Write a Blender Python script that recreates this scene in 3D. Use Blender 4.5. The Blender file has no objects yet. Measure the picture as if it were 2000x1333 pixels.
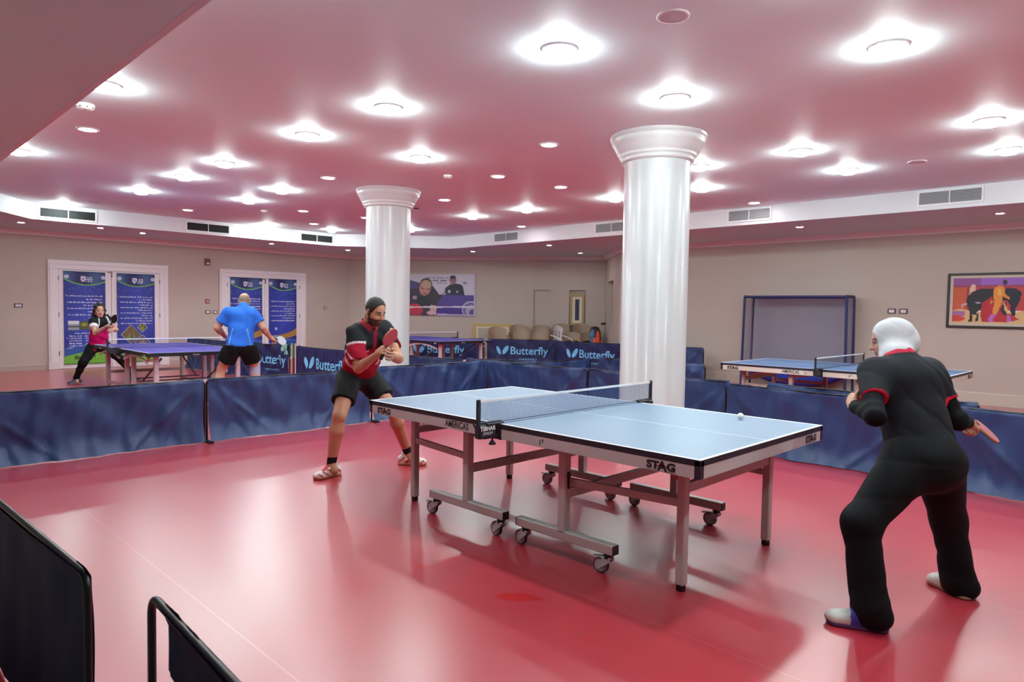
import bpy, bmesh, math, random
import numpy as np
from mathutils import Vector, Matrix

sc = bpy.context.scene
COL = sc.collection
random.seed(7)

# ---------------------------------------------------------------- camera
CAM = Vector((2.9414, -3.6370, 1.4489))
F_PX, PITCH, ROLL, HEAD = 1325.75, 0.04470, -0.01613, 0.77653
fw = Vector((-math.sin(HEAD), math.cos(HEAD), 0))
rt = Vector((math.cos(HEAD), math.sin(HEAD), 0))
fwd = (fw * math.cos(PITCH) + Vector((0, 0, -math.sin(PITCH)))).normalized()
up = rt.cross(fwd).normalized()
cr, sr = math.cos(ROLL), math.sin(ROLL)
cx = rt * cr - up * sr
cy = rt * sr + up * cr
M = Matrix((cx, cy, -fwd)).transposed().to_4x4()
M.translation = CAM
cam_data = bpy.data.cameras.new('camera')
cam = bpy.data.objects.new('camera', cam_data)
COL.objects.link(cam)
cam.matrix_world = M
cam_data.sensor_width = 36.0
cam_data.lens = F_PX * 36.0 / 2000.0
cam_data.clip_start = 0.05
cam_data.clip_end = 100
cam_data.dof.use_dof = True
cam_data.dof.focus_distance = 5.2
cam_data.dof.aperture_fstop = 5.6
sc.camera = cam

# ---------------------------------------------------------------- world, exposure
wd = bpy.data.worlds.new('world'); sc.world = wd
wd.use_nodes = True
wd.node_tree.nodes['Background'].inputs[0].default_value = (0.9, 0.9, 1.0, 1)
wd.node_tree.nodes['Background'].inputs[1].default_value = 0.0
sc.view_settings.view_transform = 'Standard'
sc.view_settings.look = 'None'
sc.view_settings.gamma = 1.0
sc.view_settings.use_curve_mapping = False
sc.view_settings.exposure = 1.68
sc.cycles.use_denoising = True
sc.cycles.max_bounces = 8
sc.cycles.diffuse_bounces = 5
sc.cycles.glossy_bounces = 4
sc.cycles.transparent_max_bounces = 12
sc.cycles.sample_clamp_indirect = 6.0
sc.cycles.caustics_reflective = False
sc.cycles.caustics_refractive = False

LAMP_BIG = 70.0      # emission of the bright lamps
LAMP_SMALL = 25.0     # emission of the dim compact lamps
LAMP_RIM = 60.0

# ---------------------------------------------------------------- helpers
def lin(c):
    return tuple(((v / 255.0) / 12.92 if v / 255.0 <= 0.04045 else ((v / 255.0 + 0.055) / 1.055) ** 2.4) for v in c)

MATS = {}
def mat(name, rgb=(200, 200, 200), rough=0.6, metal=0.0, spec=0.5, emit=0.0, alpha=1.0, noise=None, bump=None, coat=0.0, attr=None, sheen=0.0, sss=0.0, linear=False):
    if name in MATS: return MATS[name]
    m = bpy.data.materials.new(name); m.use_nodes = True
    nt = m.node_tree; b = nt.nodes['Principled BSDF']
    c = rgb if linear else lin(rgb)
    b.inputs['Base Color'].default_value = (*c, 1)
    b.inputs['Roughness'].default_value = rough
    b.inputs['Metallic'].default_value = metal
    b.inputs['Specular IOR Level'].default_value = spec
    if coat: b.inputs['Coat Weight'].default_value = coat; b.inputs['Coat Roughness'].default_value = 0.08
    if sheen: b.inputs['Sheen Weight'].default_value = sheen
    if sss:
        b.inputs['Subsurface Weight'].default_value = sss
        b.inputs['Subsurface Radius'].default_value = (0.02, 0.008, 0.004)
        b.inputs['Subsurface Scale'].default_value = 0.3
    if emit:
        b.inputs['Emission Color'].default_value = (*c, 1)
        b.inputs['Emission Strength'].default_value = emit
    b.inputs['Alpha'].default_value = alpha
    src = None
    if attr:
        a = nt.nodes.new('ShaderNodeAttribute'); a.attribute_name = attr
        src = a.outputs['Color']; nt.links.new(src, b.inputs['Base Color'])
    if noise or bump:
        tc = nt.nodes.new('ShaderNodeTexCoord')
    if noise:   # (scale, amount)
        n = nt.nodes.new('ShaderNodeTexNoise'); n.inputs['Scale'].default_value = noise[0]; n.inputs['Detail'].default_value = 5
        nt.links.new(tc.outputs['Object'], n.inputs['Vector'])
        mr = nt.nodes.new('ShaderNodeMapRange')
        mr.inputs['From Min'].default_value = 0.3; mr.inputs['From Max'].default_value = 0.7
        mr.inputs['To Min'].default_value = 1 - noise[1]; mr.inputs['To Max'].default_value = 1 + noise[1]
        nt.links.new(n.outputs['Fac'], mr.inputs['Value'])
        mx = nt.nodes.new('ShaderNodeVectorMath'); mx.operation = 'SCALE'
        if src: nt.links.new(src, mx.inputs[0])
        else: mx.inputs[0].default_value = c
        nt.links.new(mr.outputs['Result'], mx.inputs['Scale'])
        nt.links.new(mx.outputs['Vector'], b.inputs['Base Color'])
    if bump:    # (scale, strength)
        n = nt.nodes.new('ShaderNodeTexNoise'); n.inputs['Scale'].default_value = bump[0]; n.inputs['Detail'].default_value = 4
        nt.links.new(tc.outputs['Object'], n.inputs['Vector'])
        bp = nt.nodes.new('ShaderNodeBump'); bp.inputs['Strength'].default_value = bump[1]; bp.inputs['Distance'].default_value = 0.02
        nt.links.new(n.outputs['Fac'], bp.inputs['Height']); nt.links.new(bp.outputs['Normal'], b.inputs['Normal'])
    MATS[name] = m
    return m

def tag(o, label=None, cat=None, group=None, kind=None):
    if label: o['label'] = label
    if cat: o['category'] = cat
    if group: o['group'] = group
    if kind: o['kind'] = kind
    return o

def empty(name, loc=(0, 0, 0), rz=0.0, label=None, cat=None, group=None):
    o = bpy.data.objects.new(name, None); COL.objects.link(o)
    o.location = loc; o.rotation_euler = (0, 0, rz); o.empty_display_size = 0.1
    return tag(o, label, cat, group)

def copy_tree(o, parent=None):
    c = o.copy(); COL.objects.link(c); c.parent = parent
    for ch in list(o.children): copy_tree(ch, c)
    return c

class MB:
    """collects shapes and links them as one mesh object"""
    def __init__(s): s.v = []; s.f = []; s.m = []; s.sm = []
    def add(s, vs, fs, mi=0, smooth=False):
        o = len(s.v); s.v += [tuple(v) for v in vs]
        for f in fs: s.f.append([i + o for i in f]); s.m.append(mi); s.sm.append(smooth)
        return s
    def box(s, c, d, mi=0, R=None, bev=0.0):
        hx, hy, hz = d[0] / 2, d[1] / 2, d[2] / 2
        c = Vector(c)
        if bev > 0 and bev < min(hx, hy, hz):
            vs = []
            b = bev
            for sx in (-1, 1):
                for sy in (-1, 1):
                    for sz in (-1, 1):
                        vs += [(sx * (hx - b), sy * (hy - b), sz * hz), (sx * (hx - b), sy * hy, sz * (hz - b)), (sx * hx, sy * (hy - b), sz * (hz - b))]
            bm = bmesh.new()
            for v in vs: bm.verts.new(v)
            bmesh.ops.convex_hull(bm, input=bm.verts)
            bm.verts.index_update()
            V = [v.co.copy() for v in bm.verts]; Fc = [[v.index for v in f.verts] for f in bm.faces]
            bm.free()
        else:
            V = [Vector((x, y, z)) for x in (-hx, hx) for y in (-hy, hy) for z in (-hz, hz)]
            Fc = [[0, 1, 3, 2], [4, 6, 7, 5], [0, 4, 5, 1], [2, 3, 7, 6], [0, 2, 6, 4], [1, 5, 7, 3]]
        V = [(R @ v if R else v) + c for v in V]
        return s.add(V, Fc, mi)
    def bar(s, a, b, w, h=None, mi=0, upv=(0, 0, 1), bev=0.0):
        """rectangular bar from a to b: w across, h along upv"""
        h = h or w; a = Vector(a); b = Vector(b); d = (b - a); L = d.length; d.normalize()
        u = Vector(upv); side = d.cross(u)
        if side.length < 1e-4: side = d.cross(Vector((1, 0, 0)))
        side.normalize(); u = side.cross(d)
        R = Matrix((d, side, u)).transposed()
        return s.box((a + b) / 2, (L, w, h), mi, R, bev)
    def tube(s, pts, r, n=10, mi=0, cap=True, smooth=True, closed=False):
        pts = [Vector(p) for p in pts]; N = len(pts)
        rs = r if isinstance(r, (list, tuple)) else [r] * N
        vs = []; fs = []; prev = None
        for i, p in enumerate(pts):
            if closed: t = (pts[(i + 1) % N] - pts[i - 1])
            else: t = (pts[min(i + 1, N - 1)] - pts[max(i - 1, 0)])
            t.normalize()
            if prev is None:
                a = Vector((0, 0, 1)) if abs(t.z) < 0.9 else Vector((1, 0, 0))
                x = t.cross(a).normalized()
            else:
                x = (prev - t * prev.dot(t)).normalized()
            prev = x; y = t.cross(x)
            for k in range(n):
                an = 2 * math.pi * k / n
                vs.append(p + (x * math.cos(an) + y * math.sin(an)) * rs[i])
        for i in range(N if closed else N - 1):
            for k in range(n):
                a = i * n + k; b = i * n + (k + 1) % n
                j = ((i + 1) % N) * n
                fs.append([a, b, j + (k + 1) % n, j + k])
        s.add(vs, fs, mi, smooth)
        if cap and not closed:
            s.add(vs[:n], [list(range(n))[::-1]], mi); s.add(vs[-n:], [list(range(n))], mi)
        return s
    def lathe(s, prof, c=(0, 0, 0), n=32, mi=0, smooth=True, R=None, cap=True):
        vs = []; fs = []; c = Vector(c)
        for (r, z) in prof:
            for k in range(n):
                an = 2 * math.pi * k / n
                v = Vector((r * math.cos(an), r * math.sin(an), z))
                vs.append((R @ v if R else v) + c)
        for i in range(len(prof) - 1):
            for k in range(n):
                fs.append([i * n + k, i * n + (k + 1) % n, (i + 1) * n + (k + 1) % n, (i + 1) * n + k])
        s.add(vs, fs, mi, smooth)
        if not cap: return s
        if prof[0][0] > 1e-5: s.add(vs[:n], [list(range(n))[::-1]], mi)
        if prof[-1][0] > 1e-5: s.add(vs[-n:], [list(range(n))], mi)
        return s
    def disc(s, c, r, nrm=(0, 0, 1), n=20, mi=0, ry=None, rot=0.0, X=None):
        c = Vector(c); z = Vector(nrm).normalized()
        x = Vector(X).normalized() if X else (z.cross(Vector((0, 0, 1))) if abs(z.z) < 0.9 else Vector((1, 0, 0)))
        x.normalize(); y = z.cross(x); ry = ry or r
        vs = []
        for k in range(n):
            an = 2 * math.pi * k / n
            a, b = r * math.cos(an), ry * math.sin(an)
            a, b = a * math.cos(rot) - b * math.sin(rot), a * math.sin(rot) + b * math.cos(rot)
            vs.append(c + x * a + y * b)
        return s.add(vs, [list(range(n))], mi)
    def prism(s, poly, z0, z1, mi=0, T=None):
        """extrude a 2-D polygon (x,y) from z0 to z1, T maps local to world"""
        n = len(poly)
        V = [Vector((p[0], p[1], z0)) for p in poly] + [Vector((p[0], p[1], z1)) for p in poly]
        if T: V = [T(v) for v in V]
        F = [list(range(n))[::-1], list(range(n, 2 * n))] + [[i, (i + 1) % n, n + (i + 1) % n, n + i] for i in range(n)]
        return s.add(V, F, mi)
    def grid(s, fn, nu, nv, mi=0, smooth=True):
        vs = [fn(i / nu, j / nv) for j in range(nv + 1) for i in range(nu + 1)]
        fs = [[j * (nu + 1) + i, j * (nu + 1) + i + 1, (j + 1) * (nu + 1) + i + 1, (j + 1) * (nu + 1) + i] for j in range(nv) for i in range(nu)]
        return s.add(vs, fs, mi, smooth)
    def text(s, body, size, T, mi=0, bold=0.0, align='CENTER', cut=None, sx=1.0, shear=0.0):
        """text laid in a local plane (x right, y up), T maps Vector(x,y,0) to 3-D"""
        cu = bpy.data.curves.new('t', 'FONT'); cu.body = body; cu.size = size
        cu.align_x = align; cu.offset = bold; cu.resolution_u = 3; cu.shear = shear
        ob = bpy.data.objects.new('t', cu)
        me = bpy.data.meshes.new_from_object(ob)
        bm = bmesh.new(); bm.from_mesh(me)
        if cut:
            bmesh.ops.triangulate(bm, faces=bm.faces)
            xs = [v.co.x for v in bm.verts]
            if xs:
                x = min(xs) + cut
                while x < max(xs):
                    bmesh.ops.bisect_plane(bm, geom=bm.verts[:] + bm.edges[:] + bm.faces[:], plane_co=(x, 0, 0), plane_no=(1, 0, 0)); x += cut
        bm.verts.index_update()
        V = [T(Vector((v.co.x * sx, v.co.y, 0))) for v in bm.verts]
        F = [[v.index for v in f.verts] for f in bm.faces]
        s.add(V, F, mi)
        bm.free(); bpy.data.meshes.remove(me); bpy.data.objects.remove(ob); bpy.data.curves.remove(cu)
        return s
    def build(s, name, mats, parent=None, loc=None):
        me = bpy.data.meshes.new(name)
        me.from_pydata([tuple(v) for v in s.v], [], s.f)
        for m in (mats if isinstance(mats, (list, tuple)) else [mats]): me.materials.append(m)
        me.polygons.foreach_set('material_index', s.m)
        me.polygons.foreach_set('use_smooth', s.sm)
        me.validate(); me.update()
        o = bpy.data.objects.new(name, me); COL.objects.link(o)
        if parent: o.parent = parent
        if loc: o.location = loc
        return o

def color_mesh(name, V, F, C, m, parent=None, smooth=True):
    """mesh with a point colour attribute 'Col' (linear rgb)"""
    me = bpy.data.meshes.new(name)
    me.vertices.add(len(V)); me.vertices.foreach_set('co', np.asarray(V, np.float32).ravel())
    F = np.asarray(F, np.int32)
    me.loops.add(F.size); me.polygons.add(len(F))
    me.loops.foreach_set('vertex_index', F.ravel())
    me.polygons.foreach_set('loop_start', np.arange(0, F.size, F.shape[1], dtype=np.int32))
    try: me.polygons.foreach_set('loop_total', np.full(len(F), F.shape[1], np.int32))
    except Exception: pass
    me.polygons.foreach_set('use_smooth', np.full(len(F), smooth, bool))
    me.update(calc_edges=True)
    at = me.color_attributes.new('Col', 'FLOAT_COLOR', 'POINT')
    C4 = np.ones((len(V), 4), np.float32); C4[:, :3] = C
    at.data.foreach_set('color', C4.ravel())
    me.materials.append(m); me.validate(); me.update()
    o = bpy.data.objects.new(name, me); COL.objects.link(o)
    if parent: o.parent = parent
    return o

def raster(name, w, h, nx, ny, shapes, T, m, parent=None, bg=(255, 255, 255)):
    """flat printed picture w x h made of a fine grid with one colour per cell; shapes painted in order.
    shape = ('rect',x0,y0,x1,y1,col) | ('ell',cx,cy,rx,ry,rot,col) | ('poly',[(x,y)..],col) | ('fn',f,col) in 0..1 coords, y up"""
    X = (np.arange(nx) + 0.5) / nx; Y = (np.arange(ny) + 0.5) / ny
    X, Y = np.meshgrid(X, Y)
    C = np.zeros((ny, nx, 3)); C[:] = lin(bg)
    asp = w / h
    for sh in shapes:
        if sh[0] == 'rect': k = (X >= sh[1]) & (X < sh[3]) & (Y >= sh[2]) & (Y < sh[4])
        elif sh[0] == 'ell':
            dx = (X - sh[1]) * asp; dy = Y - sh[2]; a = sh[5]
            u = dx * math.cos(a) + dy * math.sin(a); v = -dx * math.sin(a) + dy * math.cos(a)
            k = (u / (sh[3] * asp)) ** 2 + (v / sh[4]) ** 2 < 1
        elif sh[0] == 'poly':
            k = np.zeros(X.shape, bool); P = sh[1]
            for i in range(len(P)):
                x0, y0 = P[i]; x1, y1 = P[(i + 1) % len(P)]
                if y0 == y1: continue
                k ^= ((y0 > Y) != (y1 > Y)) & (X < (x1 - x0) * (Y - y0) / (y1 - y0) + x0)
        else: k = sh[1](X, Y)
        col = sh[-1]
        if callable(col): C[k] = col(X[k], Y[k])
        else: C[k] = lin(col)
    me = bpy.data.meshes.new(name)
    gx, gy = np.meshgrid(np.linspace(-w / 2, w / 2, nx + 1), np.linspace(0, h, ny + 1))
    V = [tuple(T(Vector((float(a), float(b), 0)))) for a, b in zip(gx.ravel(), gy.ravel())]
    idx = np.arange((nx + 1) * (ny + 1)).reshape(ny + 1, nx + 1)
    F = np.stack([idx[:-1, :-1], idx[:-1, 1:], idx[1:, 1:], idx[1:, :-1]], -1).reshape(-1, 4)
    me.from_pydata(V, [], F.tolist())
    at = me.color_attributes.new('Col', 'FLOAT_COLOR', 'CORNER')
    C4 = np.ones((ny * nx, 4, 4), np.float32); C4[:, :, :3] = C.reshape(-1, 1, 3)
    at.data.foreach_set('color', C4.ravel())
    me.materials.append(m); me.update()
    o = bpy.data.objects.new(name, me); COL.objects.link(o)
    if parent: o.parent = parent
    return o

# ---------------------------------------------------------------- materials
wall_m = mat('wall_paint', (198, 188, 178), 0.7, spec=0.25, noise=(1.2, 0.03))
white_paint = mat('white_paint', (222, 222, 226), 0.5, spec=0.35)
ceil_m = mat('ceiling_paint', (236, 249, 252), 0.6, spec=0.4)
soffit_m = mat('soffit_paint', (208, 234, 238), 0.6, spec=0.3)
column_m = mat('column_gloss', (194, 195, 197), 0.3, spec=0.5, coat=0.08)
door_m = mat('door_white', (238, 236, 240), 0.4)
skirt_m = mat('skirting_stone', (205, 198, 184), 0.35)
black_m = mat('black_plastic', (22, 22, 25), 0.45)
blackmetal_m = mat('black_metal', (14, 14, 16), 0.35, metal=0.2)
steel_m = mat('steel', (150, 150, 152), 0.3, metal=0.9)
print_m = mat('printed_panel', attr='Col', rough=0.5)
# ---------------------------------------------------------------- floor
def floor_material():
    m = bpy.data.materials.new('red_vinyl'); m.use_nodes = True; nt = m.node_tree
    b = nt.nodes['Principled BSDF']; N = nt.nodes.new; L = nt.links.new
    tc = N('ShaderNodeTexCoord'); sep = N('ShaderNodeSeparateXYZ'); L(tc.outputs['Object'], sep.inputs[0])
    n1 = N('ShaderNodeTexNoise'); n1.inputs['Scale'].default_value = 0.9; n1.inputs['Detail'].default_value = 6
    n2 = N('ShaderNodeTexNoise'); n2.inputs['Scale'].default_value = 1.5; n2.inputs['Detail'].default_value = 6
    mp = N('ShaderNodeMapping'); mp.inputs['Scale'].default_value = (1, 2, 1)
    L(tc.outputs['Object'], mp.inputs[0]); L(mp.outputs[0], n2.inputs['Vector']); L(tc.outputs['Object'], n1.inputs['Vector'])
    ramp = N('ShaderNodeMix'); ramp.data_type = 'RGBA'
    ramp.inputs['A'].default_value = (*lin((178, 38, 54)), 1); ramp.inputs['B'].default_value = (*lin((194, 50, 66)), 1)
    L(n1.outputs['Fac'], ramp.inputs['Factor'])
    # seams of the vinyl strips every 1.8 m, along x
    def mth(op, a, bb=None, c=None):
        x = N('ShaderNodeMath'); x.operation = op
        for i, v in enumerate((a, bb, c)):
            if v is None: continue
            if isinstance(v, (int, float)): x.inputs[i].default_value = v
            else: L(v, x.inputs[i])
        return x.outputs[0]
    y = mth('ADD', sep.outputs['Y'], 1.53 + 18.0)
    y = mth('MODULO', y, 1.43)
    dist = mth('MINIMUM', y, mth('SUBTRACT', 1.43, y))
    seam = mth('LESS_THAN', dist, 0.004)
    mx = N('ShaderNodeMix'); mx.data_type = 'RGBA'; mx.inputs['B'].default_value = (*lin((214, 120, 130)), 1)
    L(ramp.outputs['Result'], mx.inputs['A']); L(mth('MULTIPLY', seam, 0.35), mx.inputs['Factor'])
    # deep red spill marks
    def blob(cx, cy, rx, ry, rot):
        dx = mth('SUBTRACT', sep.outputs['X'], cx); dy = mth('SUBTRACT', sep.outputs['Y'], cy)
        c, s_ = math.cos(rot), math.sin(rot)
        u = mth('ADD', mth('MULTIPLY', dx, c / rx), mth('MULTIPLY', dy, s_ / rx))
        v = mth('ADD', mth('MULTIPLY', dx, -s_ / ry), mth('MULTIPLY', dy, c / ry))
        r = mth('ADD', mth('MULTIPLY', u, u), mth('MULTIPLY', v, v))
        n = N('ShaderNodeTexNoise'); n.inputs['Scale'].default_value = 14; L(tc.outputs['Object'], n.inputs['Vector'])
        r = mth('ADD', r, mth('MULTIPLY', mth('SUBTRACT', n.outputs['Fac'], 0.5), 2.6))
        return mth('MULTIPLY', mth('LESS_THAN', r, 0.8), mth('LESS_THAN', mth('ADD', mth('MULTIPLY', u, u), mth('MULTIPLY', v, v)), 2.2))
    mask = blob(0.62, -1.19, 0.12, 0.055, 0.6)
    for a in ((-0.07, -1.31, 0.06, 0.03, 0.3), (1.15, -1.29, 0.03, 0.015, 0.3), (1.3, -2.2, 0.05, 0.03, 0)):
        mask = mth('MAXIMUM', mask, blob(*a))
    m2 = N('ShaderNodeMix'); m2.data_type = 'RGBA'; m2.inputs['B'].default_value = (*lin((190, 4, 16)), 1)
    scuff = mth('MULTIPLY', mth('LESS_THAN', dist, 0.006), mth('MULTIPLY', mth('GREATER_THAN', sep.outputs['X'], -1.5), mth('LESS_THAN', sep.outputs['X'], -0.88)))
    scuff = mth('MULTIPLY', scuff, mth('LESS_THAN', mth('ABSOLUTE', mth('ADD', sep.outputs['Y'], 1.53)), 0.1))
    mz = N('ShaderNodeMix'); mz.data_type = 'RGBA'; mz.inputs['B'].default_value = (*lin((240, 214, 214)), 1)
    L(mx.outputs['Result'], mz.inputs['A']); L(mth('MULTIPLY', scuff, 0.9), mz.inputs['Factor'])
    L(mz.outputs['Result'], m2.inputs['A']); L(mask, m2.inputs['Factor'])
    L(m2.outputs['Result'], b.inputs['Base Color'])
    # satin gloss with streaks of wear
    mr = N('ShaderNodeMapRange'); mr.inputs['From Min'].default_value = 0.3; mr.inputs['From Max'].default_value = 0.7
    mr.interpolation_type = 'SMOOTHSTEP'; mr.inputs['To Min'].default_value = 0.26; mr.inputs['To Max'].default_value = 0.34
    b.inputs['Roughness'].default_value = 0.3
    b.inputs['Specular IOR Level'].default_value = 0.6
    b.inputs['Coat Weight'].default_value = 0.75; b.inputs['Coat IOR'].default_value = 1.62; b.inputs['Coat Roughness'].default_value = 0.33
    b.inputs['Sheen Weight'].default_value = 0.07; b.inputs['Sheen Roughness'].default_value = 0.35
    return m
floor_m = floor_material()

XR, YN = 7.5, -7.5            # right and near limits of the hall
P_L0, P_LC, P_BC, P_RC = (-14.6, YN), (-14.6, 7.35), (-8.67, 11.88), (-6.78, 9.97)
H_C, H_S = 3.3, 3.0
outline = [P_L0, (XR, YN), (XR, 9.97), P_RC, P_BC, P_LC]

def struct(name, mb, m):
    o = mb.build(name, m); o['kind'] = 'structure'; return o

fl = MB(); fl.prism([(-14.6, -3.6), (5.2, -3.6), (5.2, 9.97), P_RC, P_BC, P_LC], -0.1, 0.0); struct('floor', fl, floor_m)
fl = MB(); fl.prism([P_L0, (XR, YN), (XR, -3.6), (-14.6, -3.6)], -0.1, 0.0); fl.prism([(5.2, -3.6), (XR, -3.6), (XR, 9.97), (5.2, 9.97)], -0.1, 0.0)
struct('floor', fl, mat('unseen_pale_floor', (206, 200, 190), .4, noise=(2, .05)))  # pale tile made up for the unseen floor, to neutralise the red bounce

# ceiling tray (upper level) and the lower soffit around it
tray = [(-12.25, -0.88), (-10.42, -2.22), (5.4, -2.22), (5.4, 7.62), (-10.35, 7.62), (-12.25, 5.45)]
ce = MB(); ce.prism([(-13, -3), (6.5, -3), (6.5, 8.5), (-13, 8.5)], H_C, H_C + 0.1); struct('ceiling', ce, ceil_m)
so = MB()
out_pts = [(-14.62, -2.22), (-14.62, YN), (XR, YN), (XR, -2.22)]
so.prism([(-14.6, YN), (XR, YN), (XR, -2.22), (-14.6, -2.22)], H_S, H_S + 0.05)
so.prism([(-14.6, -2.22), (-10.42, -2.22), (-12.25, -0.88), (-14.6, -0.88)], H_S, H_S + 0.05)
so.prism([(-14.6, -0.88), (-12.25, -0.88), (-12.25, 5.45), (-14.6, 5.45)], H_S, H_S + 0.05)
so.prism([(-14.6, 5.45), (-12.25, 5.45), (-10.35, 7.62), (-8.67, 11.88), (-14.6, 7.35)], H_S, H_S + 0.05)
so.prism([(-10.35, 7.62), (-6.78, 7.62), (-6.78, 9.97), (-8.67, 11.88)], H_S, H_S + 0.05)
so.prism([(-6.78, 7.62), (XR, 7.62), (XR, 9.97), (-6.78, 9.97)], H_S, H_S + 0.05)
so.prism([(5.4, -2.22), (XR, -2.22), (XR, 7.62), (5.4, 7.62)], H_S, H_S + 0.05)
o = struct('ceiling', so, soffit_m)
fa = MB()
for i in range(len(tray)):
    a, b = Vector((*tray[i], 0)), Vector((*tray[(i + 1) % len(tray)], 0))
    d = (b - a).normalized(); n = Vector((d.y, -d.x, 0)) * 0.04
    i_ = Vector((-d.y, d.x, 0)) * 0.004
    fa.prism([(a + n - d * .04).to_2d(), (a + i_).to_2d(), (b + i_).to_2d(), (b + n + d * .04).to_2d()], H_S - 0.002, H_C)
struct('trim_1', fa, white_paint)

# walls
def wall(name, a, b, t=0.15, z1=H_S + 0.05, holes=None, m=wall_m):
    """wall slab from a to b, thickness outward (right side of a->b); holes = [(s0,s1,z0,z1,depth)] recessed niches"""
    a = Vector((*a, 0)); b = Vector((*b, 0)); d = (b - a); L = d.length; d.normalize(); n = Vector((d.y, -d.x, 0))
    mb = MB()
    T = lambda v: a + d * v.x + Vector((0, 0, v.y)) + n * v.z
    def q(x0, x1, y0, y1, z0=0.0, z1_=t):
        mb.prism([(x0, y0), (x1, y0), (x1, y1), (x0, y1)], z0, z1_, T=T)
    x = 0
    for (s0, s1, h0, h1, dp) in sorted(holes or []):
        q(x, s0, 0, z1); 
        if h0 > 0: q(s0, s1, 0, h0)
        q(s0, s1, h1, z1); q(s0, s1, h0, h1, dp, t + dp)
        x = s1
    q(x, L, 0, z1)
    return struct(name, mb, m)
wall('wall_left', P_LC, P_L0)
wall('wall_back', P_BC, P_LC, holes=[(7.46 - 6.93, 7.46 - 6.47, 0.0, 2.06, 0.12), (7.46 - 5.93, 7.46 - 5.45, 0.0, 2.05, 0.06)])
wall('wall_corner', P_RC, P_BC, holes=[(1.1, 2.12, 1.14, 2.28, 0.25)])
wall('wall_right', (XR, 9.97), P_RC)
wall('wall_side', (XR, YN), (XR, 9.97))
wall('wall_front', P_L0, (XR, YN))

# cornice and skirting follow the walls
def run(name, path, prof, m):
    """sweep a profile (offset inward, z) along wall edges; path listed so that inward is on the left"""
    mb = MB(); n = len(path)
    P = [Vector((*p, 0)) for p in path]
    offs = []
    for i in range(n):
        d0 = (P[i] - P[i - 1]).normalized() if i > 0 else (P[1] - P[0]).normalized()
        d1 = (P[i + 1] - P[i]).normalized() if i < n - 1 else d0
        n0 = Vector((-d0.y, d0.x, 0)); n1 = Vector((-d1.y, d1.x, 0))
        bs = (n0 + n1).normalized(); offs.append(bs / max(0.3, bs.dot(n0)))
    vs = []
    for i in range(n):
        for (o_, z) in prof: vs.append(P[i] + offs[i] * o_ + Vector((0, 0, z)))
    k = len(prof)
    fs = [[i * k + j, (i + 1) * k + j, (i + 1) * k + j + 1, i * k + j + 1] for i in range(n - 1) for j in range(k - 1)]
    mb.add(vs, fs); return struct(name, mb, m)
wp = [(XR, 9.97), P_RC, P_BC, P_LC, P_L0]
run('trim_2', wp, [(0.0, 2.90), (0.02, 2.90), (0.025, 2.93), (0.06, 2.96), (0.075, 2.985), (0.10, 2.988), (0.10, 3.0)], mat('cornice_paint', (244, 246, 248), 0.5))
run('baseboard_right', wp[:3], [(0.0, 0.20), (0.018, 0.20), (0.022, 0.19), (0.022, 0.0)], skirt_m)
run('baseboard_left', wp[2:], [(0.0, 0.12), (0.018, 0.12), (0.022, 0.11), (0.022, 0.0)], mat('skirting_paint', (190, 176, 166), 0.4))

# ---------------------------------------------------------------- columns
def column(x, y, label):
    r = 0.345
    root = empty('round_column', (x, y, 0), 0, label, 'column')
    sh = MB(); sh.lathe([(r + 0.05, 0.0), (r + 0.05, 0.10), (r + 0.02, 0.13), (r, 0.15), (r, 3.06), (r, 3.08)], n=64)
    sh.build('shaft', column_m, root)
    cp = MB(); cp.lathe([(r, 3.02), (r + 0.03, 3.03), (r + 0.035, 3.05), (r + 0.03, 3.06), (r + 0.055, 3.075), (r + 0.06, 3.09), (r + 0.055, 3.10),
                         (r + 0.075, 3.115), (r + 0.09, 3.15), (r + 0.12, 3.20), (r + 0.145, 3.24), (r + 0.14, 3.255), (r + 0.15, 3.262), (r + 0.16, 3.298)], n=64)
    cp.build('capital', mat('capital_paint', (212, 210, 212), 0.3), root)
    return root
column(-1.07, 2.60, 'round glossy white column close behind the blue match table, moulded capital on top')
column(-6.02, 2.66, 'round glossy white column farther back, behind the red-shirted player')

# ---------------------------------------------------------------- ceiling lights
lamp_big = mat('lamp_glass_bright', (228, 248, 246), 0.4, emit=LAMP_BIG)
lamp_small = mat('lamp_glass_dim', (255, 246, 250), 0.4, emit=LAMP_SMALL)
lamp_rim = mat('lamp_glass_soffit', (255, 240, 246), 0.4, emit=LAMP_RIM)
trim_m = mat('lamp_trim', (225, 215, 225), 0.35)

def light_proto(kind):
    root = empty('recessed_downlight')
    r = {'big': 0.105, 'small': 0.085, 'rim': 0.055}[kind]
    t = MB(); t.lathe([(r + 0.022, -0.001), (r + 0.022, -0.008), (r + 0.012, -0.014), (r, -0.012), (r - 0.004, -0.001)], n=28, cap=False); t.build('trim_ring', trim_m, root)
    g = MB()
    if kind == 'big':
        g.lathe([(r - 0.012, -0.004), (r - 0.012, -0.040), (r - 0.03, -0.056), (0.03, -0.064), (0.0, -0.065)], n=28)
        g.build('lamp_glass', lamp_big, root)
    else:
        g.lathe([(r - 0.004, -0.006), (r - 0.012, -0.011), (0.0, -0.013)], n=28)
        g.build('lamp_glass', lamp_small if kind == 'small' else lamp_rim, root)
    return root
protos = {}
def downlight(kind, x, y, z, label, group):
    if kind not in protos: protos[kind] = o = light_proto(kind)
    else: o = copy_tree(protos[kind])
    o.location = (x, y, z)
    tag(o, label, 'ceiling light', group)

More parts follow.
